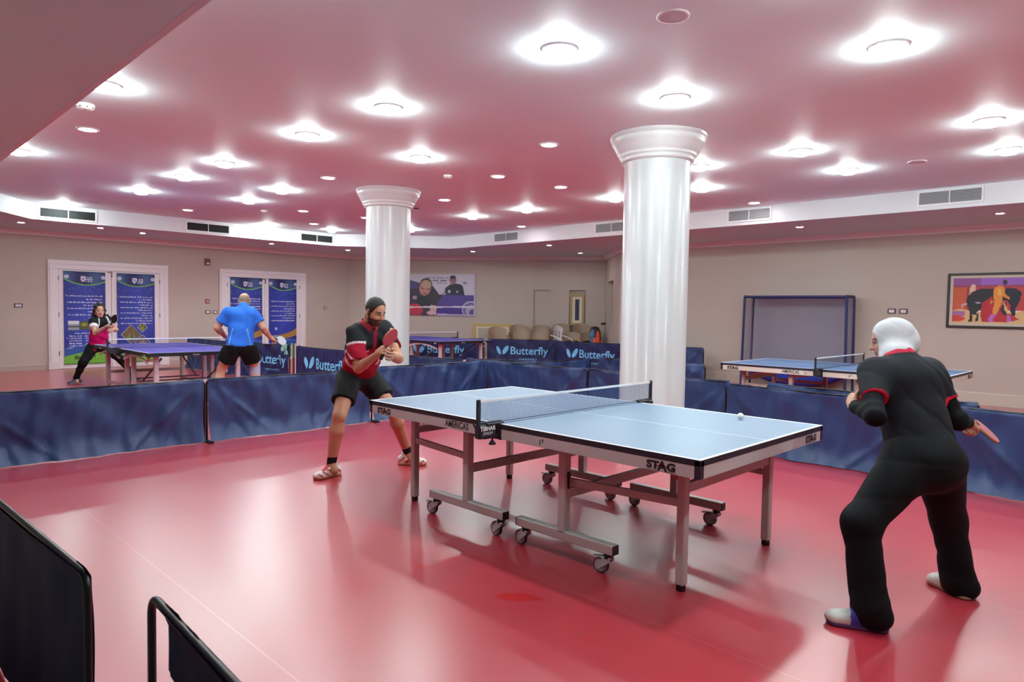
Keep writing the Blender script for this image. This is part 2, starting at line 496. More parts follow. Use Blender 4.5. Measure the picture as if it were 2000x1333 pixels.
BIG = [(-7.19, -1.92, 'bright ceiling lamp half hidden by the low soffit edge at far left'), (-3.6, -1.92, 'bright ceiling lamp half hidden by the low soffit edge, beside the round white smoke detector'),
 (-0.2, -1.98, 'bright ceiling lamp hidden behind the soffit edge at the top of the picture'), (3.3, -1.92, 'bright ceiling lamp almost above the camera'),
 (-9.18, 0.05, 'bright ceiling lamp farthest left in the nearest full row of lamps'), (-7.32, 0.05, 'bright ceiling lamp second from the left in the nearest full row'),
 (-5.93, 0.05, 'bright ceiling lamp third from the left in the nearest full row'), (-3.80, 0.05, 'bright ceiling lamp fourth from the left in the nearest full row'),
 (-2.32, 0.05, 'bright ceiling lamp above the red-shirted player, beside the largest one'), (-0.26, 0.05, 'largest-looking bright ceiling lamp, nearest to the camera, top centre'),
 (1.6, 0.05, 'bright ceiling lamp above the near end of the match table'), (3.4, 0.05, 'bright ceiling lamp at the right beyond the match table'),
 (-8.71, 1.62, 'bright ceiling lamp low in the left half, lowest of the second row'), (-7.26, 1.50, 'bright ceiling lamp in the left half, second row, next to the lowest'),
 (-3.74, 1.52, 'bright ceiling lamp just right of the farther column capital'), (-0.23, 1.54, 'bright ceiling lamp above and nearest the near column capital'),
 (1.44, 1.52, 'bright ceiling lamp near the top right corner'), (3.4, 1.52, 'bright ceiling lamp in the second row right of the match court'),
 (-1.44, 4.11, 'bright ceiling lamp half hidden by the near column, upper of two'), (-0.18, 4.11, 'bright ceiling lamp right of the near column, in the third row'),
 (1.59, 4.05, 'bright ceiling lamp at the right edge, upper of the two there'), (3.4, 4.1, 'bright ceiling lamp in the third row beyond the right edge'),
 (-7.08, 5.40, 'bright ceiling lamp in the middle distance, fourth row, leftmost'), (-5.63, 5.41, 'bright ceiling lamp in the middle distance, fourth row, second from left'),
 (-3.67, 5.42, 'bright ceiling lamp half hidden by the left side of the near column'), (-2.15, 5.48, 'bright ceiling lamp half hidden by the right side of the near column, lower of two'),
 (-0.13, 5.50, 'bright ceiling lamp in the fourth row above the second blue table'), (1.53, 5.48, 'bright ceiling lamp at the right edge, lower of the two there'),
 (-9.9, 6.0, 'bright ceiling lamp close to the far corner, right of the farther column'), (-11.5, 4.9, 'bright ceiling lamp close to the white band, left of the farther column'),
 (-11.9, -0.45, 'bright ceiling lamp at the far left corner of the raised ceiling'), (2.45, 7.2, 'bright ceiling lamp washing the white band at the right edge'),
 (-11.8, 3.45, 'bright ceiling lamp by the white band between two left vents')]
for x, y, l in BIG: downlight('big', x, y, H_C, l, 'bright recessed ceiling lamps')
SMALL = [(-5.39, -1.62, 'dim ceiling lamp near the left soffit edge below the smoke detector'), (-2.13, 2.06, 'dim ceiling lamp left of the near column capital'),
 (-3.84, 2.94, 'dim ceiling lamp midway between the two columns, upper left'), (-5.78, 1.46, 'dim ceiling lamp left of the farther column capital'),
 (-3.70, 4.10, 'dim ceiling lamp midway between the two columns, right one'), (-5.97, 3.76, 'dim ceiling lamp just right of the farther column capital, lower'),
 (-10.84, 1.38, 'dim ceiling lamp above the left pair of doors'), (-9.14, 2.89, 'dim ceiling lamp above the right pair of doors, nearer one'),
 (-10.78, 4.03, 'dim ceiling lamp above the right pair of doors, farther one'), (-7.41, 7.14, 'dim ceiling lamp beside the white band left of the near column'),
 (-2.16, 7.22, 'dim ceiling lamp beside the white band right of the near column'), (-8.98, 4.18, 'dim ceiling lamp touching the left side of the farther column')]
for x, y, l in SMALL: downlight('small', x, y, H_C, l, 'dim recessed ceiling lamps')
RIM = [(-13.03, -0.91, 'small soffit spot lamp at far left'), (-12.75, 0.37, 'wide soffit spot lamp below the first left vent'), (-13.09, 1.26, 'small soffit spot lamp above the left doors'),
 (-13.0, 4.13, 'small soffit spot lamp above the right doors'), (-12.95, 6.24, 'small soffit spot lamp left of the farther column'), (-10.43, 8.45, 'small soffit spot lamp above the wall poster'),
 (-7.67, 8.36, 'small soffit spot lamp left of the near column, higher one'), (-8.37, 10.39, 'small soffit spot lamp above the chair stacks'),
 (-1.87, 8.4, 'small soffit spot lamp above the ball-catching net'), (0.99, 8.53, 'small soffit spot lamp above the bullfight painting')]
for x, y, l in RIM: downlight('rim', x, y, H_S, l, 'soffit spot lamps')
# lamps over the near soffit where the picture was taken from
for x, y in [(-9.5, -4.6), (-5.5, -4.6)]:
    downlight('rim', x, y, H_S, 'small soffit spot lamp in the near soffit outside the picture', 'soffit spot lamps')

# ---------------------------------------------------------------- ceiling fittings
def smoke_detector(x, y, z, label, s=1.0):
    root = empty('smoke_detector', (x, y, z), 0, label, 'smoke detector')
    b = MB(); b.lathe([(0.062 * s, 0.0), (0.064 * s, -0.015 * s), (0.055 * s, -0.034 * s), (0.03 * s, -0.042 * s), (0.0, -0.043 * s)], n=24)
    g = b
    for k in range(8):
        a = k * math.pi / 4
        g.box((0.058 * s * math.cos(a), 0.058 * s * math.sin(a), -0.026 * s), (0.012, 0.012, 0.008), 1, R=Matrix.Rotation(a, 3, 'Z'))
    b.build('housing', [mat('detector_white', (240, 240, 238), 0.4), black_m], root)
    l = MB(); l.lathe([(0.012, -0.0425 * s), (0.010, -0.046 * s), (0, -0.046 * s)], n=10); l.build('sensor_lens', steel_m, root)
smoke_detector(-4.39, -1.88, H_C, 'white round smoke detector at the low soffit edge, upper left', 1.25)
smoke_detector(-4.35, 2.47, H_C, 'white round smoke detector midway between the two columns')
smoke_detector(-9.69, 2.37, H_C, 'white round smoke detector above the right pair of doors')
def speaker_disc(x, y, label, r=0.09):
    root = empty('ceiling_speaker', (x, y, H_C), 0, label, 'ceiling speaker')
    b = MB(); b.lathe([(r + .012, 0), (r + .012, -.006), (r, -.009), (r - .006, -.007)], n=28, cap=False); b.build('rim', mat('speaker_rim', (216, 200, 206), 0.5), root)
    g = MB(); g.lathe([(r - .004, -.006), (0, -.007)], n=28, cap=False); g.build('grille', mat('speaker_grille', (222, 224, 226), 0.8), root)
speaker_disc(0.61, 0.12, 'round flush ceiling speaker at the top of the picture')
speaker_disc(0.63, 5.55, 'round flush ceiling speaker at right above the second blue table')
speaker_disc(-11.22, -0.11, 'round flush ceiling speaker above the first left vent')
hm = MB(); hm.lathe([(0.05, -0.001), (0.06, -0.006), (0.045, -0.012), (0, -0.012)], n=20)
tag(hm.build('blank_plate', black_m, loc=(-7.14, 4.06, H_C)), 'small dark round ceiling plate beside the farther column capital', 'ceiling plate')

# ---------------------------------------------------------------- air vents on the white band
def vent(c, d, w, h, label, shade=(150, 152, 155)):
    """c centre on the band, d unit direction along it"""
    d = Vector(d); n = Vector((d.y, -d.x, 0)); c = Vector(c) + n * 0.006
    ang = math.atan2(d.y, d.x)
    root = empty('air_vent', c, ang, label, 'air vent', 'air vents on the white ceiling band')
    f = MB()
    t = 0.025
    for z in (-h / 2 - t / 2, h / 2 + t / 2): f.box((0, -0.008, z), (w + 2 * t, 0.016, t))
    for x in (-w / 2 - t / 2, w / 2 + t / 2, 0): f.box((x, -0.008, 0), (t if x else 0.012, 0.016, h))
    f.build('frame', mat('vent_frame', (232, 232, 235), 0.4), root)
    g = MB(); g.box((0, -0.002, 0), (w, 0.003, h)); g.build('backing', mat('vent_back_%d' % shade[0], tuple(int(c * .6) for c in shade), 0.9), root)
    sl = MB()
    ns = 9
    for i in range(ns):
        z = -h / 2 + (i + 0.5) * h / ns
        sl.box((0, -0.009, z), (w, 0.009, 0.0025), R=Matrix.Rotation(0.6, 3, 'X'))
    sl.build('louvre', mat('vent_louvre_%d' % shade[0], shade, 0.5), root)
for (y0, y1, l) in [(-0.75, 0.15, 'dark louvred vent at far left on the white band, above the left doors'), (1.87, 2.76, 'dark louvred vent between the two pairs of doors'), (4.51, 5.35, 'dark louvred vent on the left band, nearest the farther column')]:
    vent((-12.25, (y0 + y1) / 2, 3.145), (0, 1, 0), y1 - y0, 0.16, l, (60, 60, 60))
for (x0, x1, l) in [(-8.74, -7.97, 'grey louvred vent midway between the two columns'), (-5.73, -4.95, 'grey louvred vent half hidden by the near column'), (-2.8, -2.06, 'grey louvred vent right of the near column'), (0.16, 0.92, 'largest grey louvred vent, near the right edge')]:
    vent(((x0 + x1) / 2, 7.62, 3.165), (1, 0, 0), x1 - x0, 0.17, l, (205, 207, 210))
# ---------------------------------------------------------------- double doors in the left wall
XW = -14.6
def double_door(n, y0, y1):
    """casing, two leaves, hinges and bolts; leaves lie in the plane x = XW"""
    root = empty('door_%d' % n, (XW, (y0 + y1) / 2, 0)); root['kind'] = 'structure'
    W = y1 - y0; H = 2.40; ft = 0.20
    f = MB()
    for sy in (-1, 1):
        f.box((0.025, sy * (W / 2 - ft / 2), (H - ft) / 2), (0.05, ft, H - ft), bev=0.008)
        f.box((0.056, sy * (W / 2 - ft * 0.3), (H - ft * .3 - .031) / 2), (0.02, 0.06, H - ft * .3 - .031), bev=0.006)
        f.box((0.03, sy * (W / 2 - ft / 2), 0.09), (0.07, ft + 0.012, 0.18), bev=0.006)
    f.box((0.025, 0, H - ft / 2), (0.05, W, ft), bev=0.008)
    f.box((0.056, 0, H - ft * 0.3), (0.02, W - 0.02, 0.06), bev=0.006)
    f.build('door_frame', door_m, root)
    lw = (W - 2 * ft) / 2
    for sy in (-1, 1):
        l = MB(); cy_ = sy * (lw / 2 + 0.001)
        l.box((0.022, cy_, 1.10), (0.036, lw - 0.006, 2.19), bev=0.004)
        for z0, z1 in ((0.18, 0.9), (1.05, 2.05)):
            for yy in (-1, 1): l.box((0.043, cy_ + yy * (lw / 2 - 0.13), (z0 + z1) / 2), (0.008, 0.02, z1 - z0))
            for zz in (z0, z1): l.box((0.043, cy_, zz), (0.008, lw - 0.26, 0.02))
        lf = l.build('door_leaf', door_m, root)
        h = MB()
        for z in (0.35, 1.2, 2.0): h.tube([(0.045, sy * (lw + 0.002), z - 0.05), (0.045, sy * (lw + 0.002), z + 0.05)], 0.012, 8)
        h.build('hinge', steel_m, lf)
    k = MB(); k.box((0.05, 0.01, 2.12), (0.02, 0.02, 0.12)); k.box((0.055, -0.03, 2.175), (0.02, 0.10, 0.02)); k.build('top_bolt', mat('bolt_brass', (120, 110, 95), 0.4, metal=.5), root)
    k = MB()
    for z in (1.07, 1.19): k.lathe([(0.028, 0), (0.028, 0.03), (0.018, 0.045), (0, 0.046)], c=(0.04, -0.09, z), n=14, R=Matrix.Rotation(math.pi / 2, 3, 'Y'))
    k.build('door_lock', black_m, root)
double_door(1, -0.19, 2.27)
double_door(2, 3.50, 5.91)

def text_lines(rng, y0, n, dy, x0, x1, col, h=0.006, short=0.3):
    """rows of joined right-to-left script: strokes of uneven height with gaps and dots"""
    out = []
    for i in range(n):
        y = y0 - i * dy
        a = x0 if i % 2 == 0 else x1 - (x1 - x0) * (short + 0.2 * rng.random())
        x = x1
        while x > a:
            w = rng.uniform(0.02, 0.09)
            out.append(('rect', max(a, x - w), y, x, y + h, col))
            for q in range(int(w / 0.014)):
                xx = x - w * rng.random(); hh = rng.choice((0.004, 0.008, 0.003))
                out.append(('rect', xx, y, xx + 0.008, y + h + hh, col))
            if rng.random() < .5: out.append(('rect', x - w / 2, y - 0.006, x - w / 2 + .01, y - 0.003, col))
            x -= w + rng.uniform(0.01, 0.022)
    return out

def banner_shapes(kind, seed):
    rng = random.Random(seed)
    def grad(X, Y):
        a = np.array(lin((34, 42, 140))); b = np.array(lin((52, 76, 190)))
        t = np.clip(1 - np.abs(X - 0.5) * 1.4 - np.abs(Y - 0.5) * 0.6, 0, 1)[:, None]
        return a * (1 - t) + b * t
    def top(X, Y):
        a = np.array(lin((28, 34, 100))); b = np.array(lin((70, 104, 160)))
        t = np.clip(np.sin(X * 9 + 1) * 0.5 + 0.3, 0, 1)[:, None]
        return a * (1 - t) + b * t
    arc = lambda X, Y: Y > 0.865 + 0.22 * (X - 0.55) ** 2
    arc2 = lambda X, Y: (Y > 0.853 + 0.22 * (X - 0.55) ** 2) & ~arc(X, Y)
    S = [('rect', 0, 0, 1, 1, grad), ('fn', arc, top), ('fn', arc2, (120, 200, 90))]
    S += [('ell', 0.07, 0.945, 0.06, 0.022, 0.2, (190, 205, 235)), ('ell', 0.95, 0.945, 0.06, 0.02, -0.2, (190, 205, 235))]
    for i in range(26): S.append(('ell', rng.random(), 0.80 + 0.045 * rng.random(), 0.008, 0.0035, 0, (120, 140, 215)))
    wht = (222, 226, 248)
    S += [('poly', [(0.40, 0.955), (0.52, 0.955), (0.52, 0.915), (0.46, 0.89), (0.40, 0.915)], wht), ('ell', 0.46, 0.928, 0.035, 0.014, 0, (70, 84, 160)), ('ell', 0.455, 0.93, 0.02, 0.008, 0, wht)]
    for i, z in enumerate((0.935, 0.915, 0.895)): S += text_lines(rng, z, 1, .02, 0.55, 0.68, wht, 0.008)
    if kind == 0:
        S += text_lines(rng, 0.735, 8, 0.034, 0.08, 0.92, wht)
        S += [('rect', .09, .37, .36, .47, (150, 165, 170)), ('rect', .09, .435, .36, .47, (225, 228, 240)), ('rect', .09, .40, .36, .415, (70, 80, 75)),
              ('rect', .37, .375, .64, .465, (88, 92, 50)), ('ell', .48, .43, .07, .02, 0, (150, 150, 60)), ('rect', .65, .38, .9, .46, (120, 90, 90))]
        for i in range(6):
            S += text_lines(rng, 0.30 - i * 0.026, 1, .02, 0.12, 0.42, wht, .006); S += text_lines(rng, 0.30 - i * 0.026, 1, .02, 0.50, 0.80, wht, .006)
        S += text_lines(rng, 0.33, 1, .02, .25, .8, wht)
    elif kind == 1:
        S += text_lines(rng, 0.735, 11, 0.030, 0.08, 0.93, wht)
        def dia(cx, cy, r, c1, c2, c3):
            k = 0.42
            o = [('poly', [(cx - r - .02, cy), (cx, cy + (r + .02) * k), (cx + r + .02, cy), (cx, cy - (r + .02) * k)], (170, 168, 190)),
                 ('poly', [(cx - r, cy), (cx, cy + r * k), (cx + r, cy), (cx, cy - r * k)], c1)]
            for i in range(16):
                xx = cx + (rng.random() - .5) * r * 1.2; d = (r - abs(xx - cx)) * k
                o.append(('rect', xx, cy - d * .8, xx + .014, cy + d * rng.uniform(-.4, .6), rng.choice((c2, c3))))
            return o
        S += dia(.36, .315, .25, (120, 96, 60), (80, 120, 60), (150, 160, 110)) + dia(.66, .395, .12, (100, 110, 50), (70, 60, 40), (140, 150, 60)) + dia(.66, .225, .19, (110, 88, 84), (150, 140, 80), (190, 160, 160))
    else:
        S += text_lines(rng, 0.735 if kind == 2 else 0.71, 9, 0.031, 0.08, 0.93, wht)
        ring = lambda X, Y: np.abs(((X - .58) ** 2 / .19 ** 2 + (Y - .335) ** 2 / .085 ** 2) - 1) < .06
        S += [('fn', ring, (80, 96, 200)), ('ell', .26, .36, .045, .019, 0, (170, 185, 235))]
        band = lambda X, Y: (Y > .225 + .10 * (X - .3) ** 2) & (Y < .275 + .14 * (X - .2) ** 2)
        def bc(X, Y):
            n = (np.sin(X * 61) * np.sin(Y * 190 + X * 30) + 1) / 2
            a = np.array(lin((120, 88, 30))); b = np.array(lin((215, 170, 80))); c = np.array(lin((190, 190, 200)))
            o = a * (1 - n[:, None]) + b * n[:, None]; o[X < .34] = c * (.5 + .5 * n[X < .34][:, None]); return o
        S.append(('fn', band, bc))
    edge = lambda X, Y: Y < 0.155 + 0.05 * np.sin(X * 2.2)
    S += [('fn', lambda X, Y: np.abs(Y - (0.165 + 0.05 * np.sin(X * 2.2))) < .003, (120, 160, 230)), ('fn', edge, (44, 88, 170)),
          ('fn', lambda X, Y: Y < 0.085 + 0.05 * np.sin(X * 2.2), (118, 190, 66)), ('rect', 0, 0, 1, .012, (70, 140, 50))]
    return S
def banner(y0, y1, z0, z1, kind, label, txt=True):
    root = empty('printed_banner', (XW + 0.062, (y0 + y1) / 2, z0), 0, label, 'banner', 'printed banners on the white doors')
    w, h = y1 - y0, z1 - z0
    sheet = MB()
    sheet.box((-0.004, 0, h / 2), (0.006, w, h)); sheet.build('backing_sheet', white_paint, root)
    T = lambda v: Vector((0.0, v.x, v.y))
    p = raster('print', w, h, 84, 200, banner_shapes(kind, kind + 3), T, print_m, root)
    if txt:
        t = MB(); T2 = lambda v: Vector((0.002, v.x - 0.10 * w, v.y + 0.055 * h))
        t.text('Eleppi', 0.105, T2, bold=0.004); t.text('r!', 0.105, lambda v: Vector((0.002, v.x + 0.2 * w, v.y + 0.065 * h)), bold=0.004)
        t.build('lettering', mat('print_dark', (30, 50, 20), .6), root)
    r = MB(); r.tube([(0, -w / 2, h), (0, w / 2, h)], 0.008, 8); r.build('top_rail', mat('rail_navy', (30, 34, 80), .5), root)
banner(0.096, 0.912, 0.10, 2.157, 0, 'blue and green printed banner on the far left door leaf, behind the girl')
banner(1.143, 1.954, 0.10, 2.16, 1, 'blue printed banner with three diamond photos, on the second door leaf from left')
banner(3.77, 4.62, 0.10, 2.19, 2, 'blue printed banner on the door leaf behind the player in blue')
banner(4.805, 5.606, 0.10, 2.195, 3, 'blue printed banner with a circle and golden strip, on the rightmost door leaf')

# ---------------------------------------------------------------- small things on the walls
def plate(x, y, z, ang, label, w=0.13, h=0.085, cells=2, name='light_switch', cat='light switch', face=(236, 232, 236), rimc=(60, 50, 50)):
    """wall plate whose local +x points off the wall"""
    root = empty(name, (x, y, z), ang, label, cat)
    b = MB(); b.box((0.004, 0, 0), (0.010, w, h), bev=0.003); b.build('cover_plate', mat('plate_%d_%d_%d' % rimc, rimc, .45), root)
    for k in range(cells):
        c = MB(); yy = (k - (cells - 1) / 2) * (w * 0.74 / cells)
        c.box((0.011, yy, 0), (0.008, w * 0.68 / cells, h * 0.62), bev=0.002); c.build('rocker', mat('rocker_%d' % face[1], face, .4), root)
plate(XW, -0.71, 1.39, 0, 'double light switch on the left wall, left of the first doors', w=.15)
plate(XW, 3.22, 1.29, 0, 'light switch left of the second doors, left one of two', w=.13, cells=1)
plate(XW, 3.40, 1.29, 0, 'light switch left of the second doors, right one of two', w=.11, cells=1)
plate(XW, 6.53, 1.45, 0, 'small socket on the wall right of the second doors', w=.10, h=.08, cells=1)
plate(-0.79, 9.97, 1.55, -math.pi / 2, 'wall socket left of the bullfight painting, left one of two', w=.135, cells=1, h=.09)
plate(-0.60, 9.97, 1.55, -math.pi / 2, 'wall socket left of the bullfight painting, right one of two', w=.135, cells=1, h=.09)
plate(XW, 3.21, 1.56, 0, 'small red manual fire call point beside the second doors', w=.11, h=.11, cells=1, name='fire_call_point', cat='fire alarm', face=(200, 150, 155), rimc=(150, 40, 50))
root = empty('fire_alarm_strobe', (XW, 3.21, 2.55), 0, 'red fire alarm strobe high on the wall between the two pairs of doors', 'fire alarm')
b = MB(); b.box((0.02, 0, 0), (0.04, 0.13, 0.17), bev=.006); b.build('housing', mat('alarm_red', (120, 24, 36), .4), root)
b = MB(); b.box((0.05, 0, -0.04), (0.03, 0.07, 0.045), bev=.006); b.build('lens', mat('alarm_lens', (230, 215, 220), .2), root)

# ---------------------------------------------------------------- poster, niches and pictures on the slanted back wall
WD = Vector((0.79466, 0.60705, 0)); WN = Vector((0.60705, -0.79466, 0)); WQ = Vector((-14.6, 7.35, 0))
WANG = math.atan2(WN.y, WN.x)      # local +x off the wall
def on_back(s, o=0.0, z=0.0): return WQ + WD * s + WN * o + Vector((0, 0, z))
# in the local frame of an object turned by WANG: +x off the wall, +y along WD
def poster():
    s0, s1, z0, z1 = 1.30, 3.76, 1.27, 2.48
    w, h = s1 - s0, z1 - z0
    root = empty('wall_poster', on_back((s0 + s1) / 2, 0, z0), WANG, 'large wall poster of table tennis players right of the farther column', 'poster')
    b = MB(); b.box((0.02, 0, h / 2), (0.04, w, h)); b.build('board', mat('poster_board', (225, 224, 232), .5), root)
    L = lambda x: 0.225 + 0.775 * x       # x is the visible fraction from the column to the right edge
    e = lambda cx, cy, rx, ry, rot, c: ('ell', L(cx), cy, rx * .775, ry, rot, c)
    P = lambda pts, c: ('poly', [(L(a), b_) for a, b_ in pts], c)
    S = [P([(-.4, 0), (1, 0), (1, 1), (-.4, 1)], (212, 208, 224)),
         P([(.4, 0), (1, 0), (1, .50), (.4, .50)], (88, 72, 152)), P([(.4, 0), (.8, 0), (.98, .12), (.4, .25)], (72, 52, 140)),
         P([(-.4, .35), (-.05, .86), (.12, .79), (.2, .7), (.34, .72), (.45, .5), (.5, .52), (.48, .45), (.42, .3), (.38, 0), (-.4, 0)], (62, 54, 72)),
         P([(-.3, .7), (.0, .84), (.1, .78), (.13, .66), (-.1, .62)], (78, 76, 130)),
         P([(.1, .42), (.22, .5), (.3, .4), (.35, .2), (.1, .15)], (44, 52, 58)),
         e(.235, .70, .105, .20, -.12, (70, 58, 60)), e(.225, .665, .09, .19, -.15, (198, 142, 138)), e(.25, .745, .075, .10, -.2, (190, 168, 140)),
         e(.235, .60, .02, .035, -.1, (220, 150, 145)), e(.27, .635, .045, .012, -.1, (130, 60, 70)), e(.18, .65, .03, .012, -.2, (130, 70, 76)), e(.225, .52, .035, .014, -.3, (150, 60, 76)),
         e(.065, .43, .035, .05, 0, (186, 140, 170)),
         e(.07, .13, .12, .15, 0, (206, 52, 76)), P([(-.4, 0), (.17, 0), (.17, .1), (-.4, .12)], (180, 60, 84)),
         P([(.31, .26), (.41, .24), (.40, .08), (.30, .05)], (206, 170, 160)), e(.33, .065, .075, .05, 0, (215, 180, 185)),
         P([(.52, .50), (.54, .66), (.60, .74), (.67, .78), (.76, .76), (.81, .72), (.84, .5)], (52, 54, 68)),
         e(.655, .86, .052, .11, 0, (92, 78, 84)), e(.655, .835, .045, .085, 0, (150, 116, 116)), e(.655, .925, .045, .04, 0, (62, 54, 62)),
         e(.60, .58, .024, .035, 0, (196, 196, 206)), e(.725, .58, .02, .022, 0, (180, 180, 192)), e(.52, .525, .03, .03, 0, (190, 150, 156)),
         P([(.82, .77), (.80, .8), (.84, .83), (.88, .78), (.86, .75)], (140, 146, 162)),
         e(.93, .16, .13, .20, .3, (188, 180, 210)), e(.93, .15, .11, .165, .3, (110, 98, 160)), e(.94, .14, .09, .13, .3, (176, 170, 200)), e(.96, .10, .05, .06, .5, (96, 84, 150)),
         P([(-.4, .165), (1, .205), (1, .24), (-.4, .20)], (226, 214, 236)), P([(.4, .0), (1, .0), (1, .035), (.42, .05)], (190, 176, 214))]
    rng = random.Random(4)
    for z, a, b_ in ((.90, .27, .58), (.835, .35, .56), (.775, .37, .56)):
        for sh in text_lines(rng, z, 1, .1, L(a), L(b_), (104, 100, 122), .014): S.append(sh)
    S += [P([(.98, 0), (1, 0), (1, 1), (.98, 1)], (200, 196, 214))]
    raster('print', w, h, 150, 76, S, lambda v: Vector((0.0415, v.x, v.y)), print_m, root)
poster()

def framed(name, pos, ang, w, h, fw_, fc, mat_c, mat_w, canvas, label, cat, tilt=0.0, dep=0.035):
    """picture with moulded frame, mount and canvas; pos is the middle of its foot, local +x faces the viewer"""
    root = empty(name, pos, ang, label, cat)
    R = Matrix.Rotation(-tilt, 3, 'Y')
    f = MB()
    def bx(c, d, mi=0): f.box(R @ Vector(c), d, mi, R, bev=0.006)
    for z in (fw_ / 2, h - fw_ / 2): bx((dep / 2, 0, z), (dep, w, fw_))
    for y in (-(w - fw_) / 2, (w - fw_) / 2): bx((dep / 2, y, h / 2), (dep, fw_, h - 2 * fw_))
    f.build('frame', fc, root)
    if mat_w:
        m_ = MB()
        iw, ih = w - 2 * fw_, h - 2 * fw_
        for z in (fw_ + mat_w / 2, h - fw_ - mat_w / 2): m_.box(R @ Vector((dep * .4, 0, z)), (dep * .5, iw, mat_w), 0, R)
        for y in (-(iw - mat_w) / 2, (iw - mat_w) / 2): m_.box(R @ Vector((dep * .4, y, h / 2)), (dep * .5, mat_w, ih - 2 * mat_w), 0, R)
        m_.build('mount', mat_c, root)
    iw, ih = w - 2 * fw_ - 2 * mat_w, h - 2 * fw_ - 2 * mat_w
    if isinstance(canvas, list):
        raster('canvas', iw, ih, 110, 64, canvas, lambda v: R @ Vector((dep * .35, v.x, v.y + fw_ + mat_w)), print_m, root)
        b = MB(); b.box(R @ Vector((dep * .15, 0, h / 2)), (dep * .3, iw + .02, ih + .02), 0, R); b.build('backing', mat('board_brown', (90, 74, 60), .8), root)
    else:
        c = MB(); c.box(R @ Vector((dep * .3, 0, h / 2)), (dep * .4, iw, ih), 0, R); c.build('canvas', canvas, root)
    return root
gold_m = mat('frame_gold', (216, 190, 112), .35, metal=.15)
cream_m = mat('mount_cream', (226, 220, 196), .6)
framed('picture_frame', on_back(6.70, -0.02, 1.05), WANG, 0.42, 0.90, 0.075, mat('frame_tan', (176, 150, 104), .4), cream_m, 0.075, mat('canvas_navy', (50, 58, 84), .6, noise=(30, .4)),
       'tan framed picture with a navy centre standing in the wall niche by the far corner', 'picture')
framed('picture_frame', on_back(4.31, 0.14, 0.0), WANG, 1.08, 1.07, 0.07, gold_m, cream_m, 0.06, mat('canvas_pale', (190, 182, 170), .6),
       'large empty-looking gold frame leaning on the back wall behind the chairs', 'picture', tilt=-0.08)

# bullfight painting on the right wall
bull = (34, 30, 44)
def painting():
    E = lambda cx, cy, rx, ry, rot, c: ('ell', cx * .62, cy, rx * .62, ry, rot, c)
    P = lambda pts, c: ('poly', [(a * .62, b_) for a, b_ in pts], c)
    S = [('rect', 0, .8, 1, 1, (150, 84, 160)), ('fn', lambda X, Y: (Y > .84 - .12 * X) & (X > .25), (160, 104, 205)), ('rect', 0, .78, 1, .84, (158, 60, 100)),
         ('rect', .0, .28, 1, .80, (196, 66, 70)), ('rect', .0, .28, .13, .80, (206, 92, 58)), ('rect', .13, .3, .17, .8, (170, 56, 60)),
         ('fn', lambda X, Y: (Y < .28 + .03 * np.sin(X * 20)), (222, 186, 130)), ('rect', 0, .16, .12, .26, (170, 110, 170)), ('ell', .03, .10, .09, .07, 0, (214, 66, 60)),
         ('rect', .80, .2, 1, .7, (206, 120, 70)), ('rect', .7, .7, 1, .84, (180, 140, 190)), ('rect', .85, .02, 1, .3, (226, 196, 140)),
         P([(.24, .62), (.26, .84), (.30, .86), (.34, .84), (.35, .6)], (230, 196, 176)),
         P([(.20, .45), (.22, .60), (.30, .70), (.40, .76), (.60, .76), (.68, .70), (.80, .78), (.92, .76), (1.0, .68), (.98, .5), (.93, .35), (.92, .17), (.86, .2), (.85, .4), (.8, .5), (.60, .50), (.48, .46), (.42, .3), (.34, .22), (.30, .18), (.31, .03), (.25, .02), (.27, .2), (.24, .35)], bull),
         P([(.40, .24), (.40, .05), (.35, .03), (.37, .2)], bull), P([(.24, .46), (.30, .2), (.36, .18), (.42, .46)], (30, 36, 46)),
         P([(.20, .45), (.14, .42), (.125, .34), (.15, .34), (.17, .39), (.23, .41)], (206, 178, 186)), P([(.33, .47), (.40, .47), (.44, .43), (.36, .43)], (200, 176, 186)),
         P([(.44, .44), (.58, .60), (.62, .4), (.75, .3), (.98, .1), (.86, .04), (.45, .03), (.42, .2)], (186, 36, 50)), P([(.7, .3), (.78, .5), (.82, .2), (.76, .18)], (40, 38, 60)),
         P([(.60, .60), (.61, .78), (.68, .84), (.75, .80), (.77, .65), (.84, .56), (.82, .52), (.74, .60), (.74, .5), (.70, .35), (.66, .20), (.60, .17), (.60, .3), (.62, .45)], (236, 154, 60)),
         P([(.75, .5), (.80, .35), (.84, .22), (.81, .2), (.76, .33)], (230, 180, 110)), P([(.58, .2), (.66, .2), (.60, .08), (.64, .03), (.56, .03), (.53, .09)], (196, 104, 200)),
         P([(.80, .18), (.85, .18), (.87, .08), (.90, .04), (.80, .05)], (190, 110, 200)), E(.76, .90, .035, .055, 0, (60, 40, 60)), E(.69, .68, .03, .08, .2, (246, 186, 90)),
         P([(.57, .52), (.60, .5), (.585, .42), (.55, .42)], (226, 130, 70))]
    framed('framed_painting', (0.92, 9.97, 1.28), -math.pi / 2, 1.70, 0.925, 0.04, mat('frame_dark', (46, 34, 32), .4), mat('mount_beige', (206, 196, 180), .5), 0.045, S[::1],
           'dark framed painting of a bullfighter in orange before a black bull, right wall', 'painting')
painting()

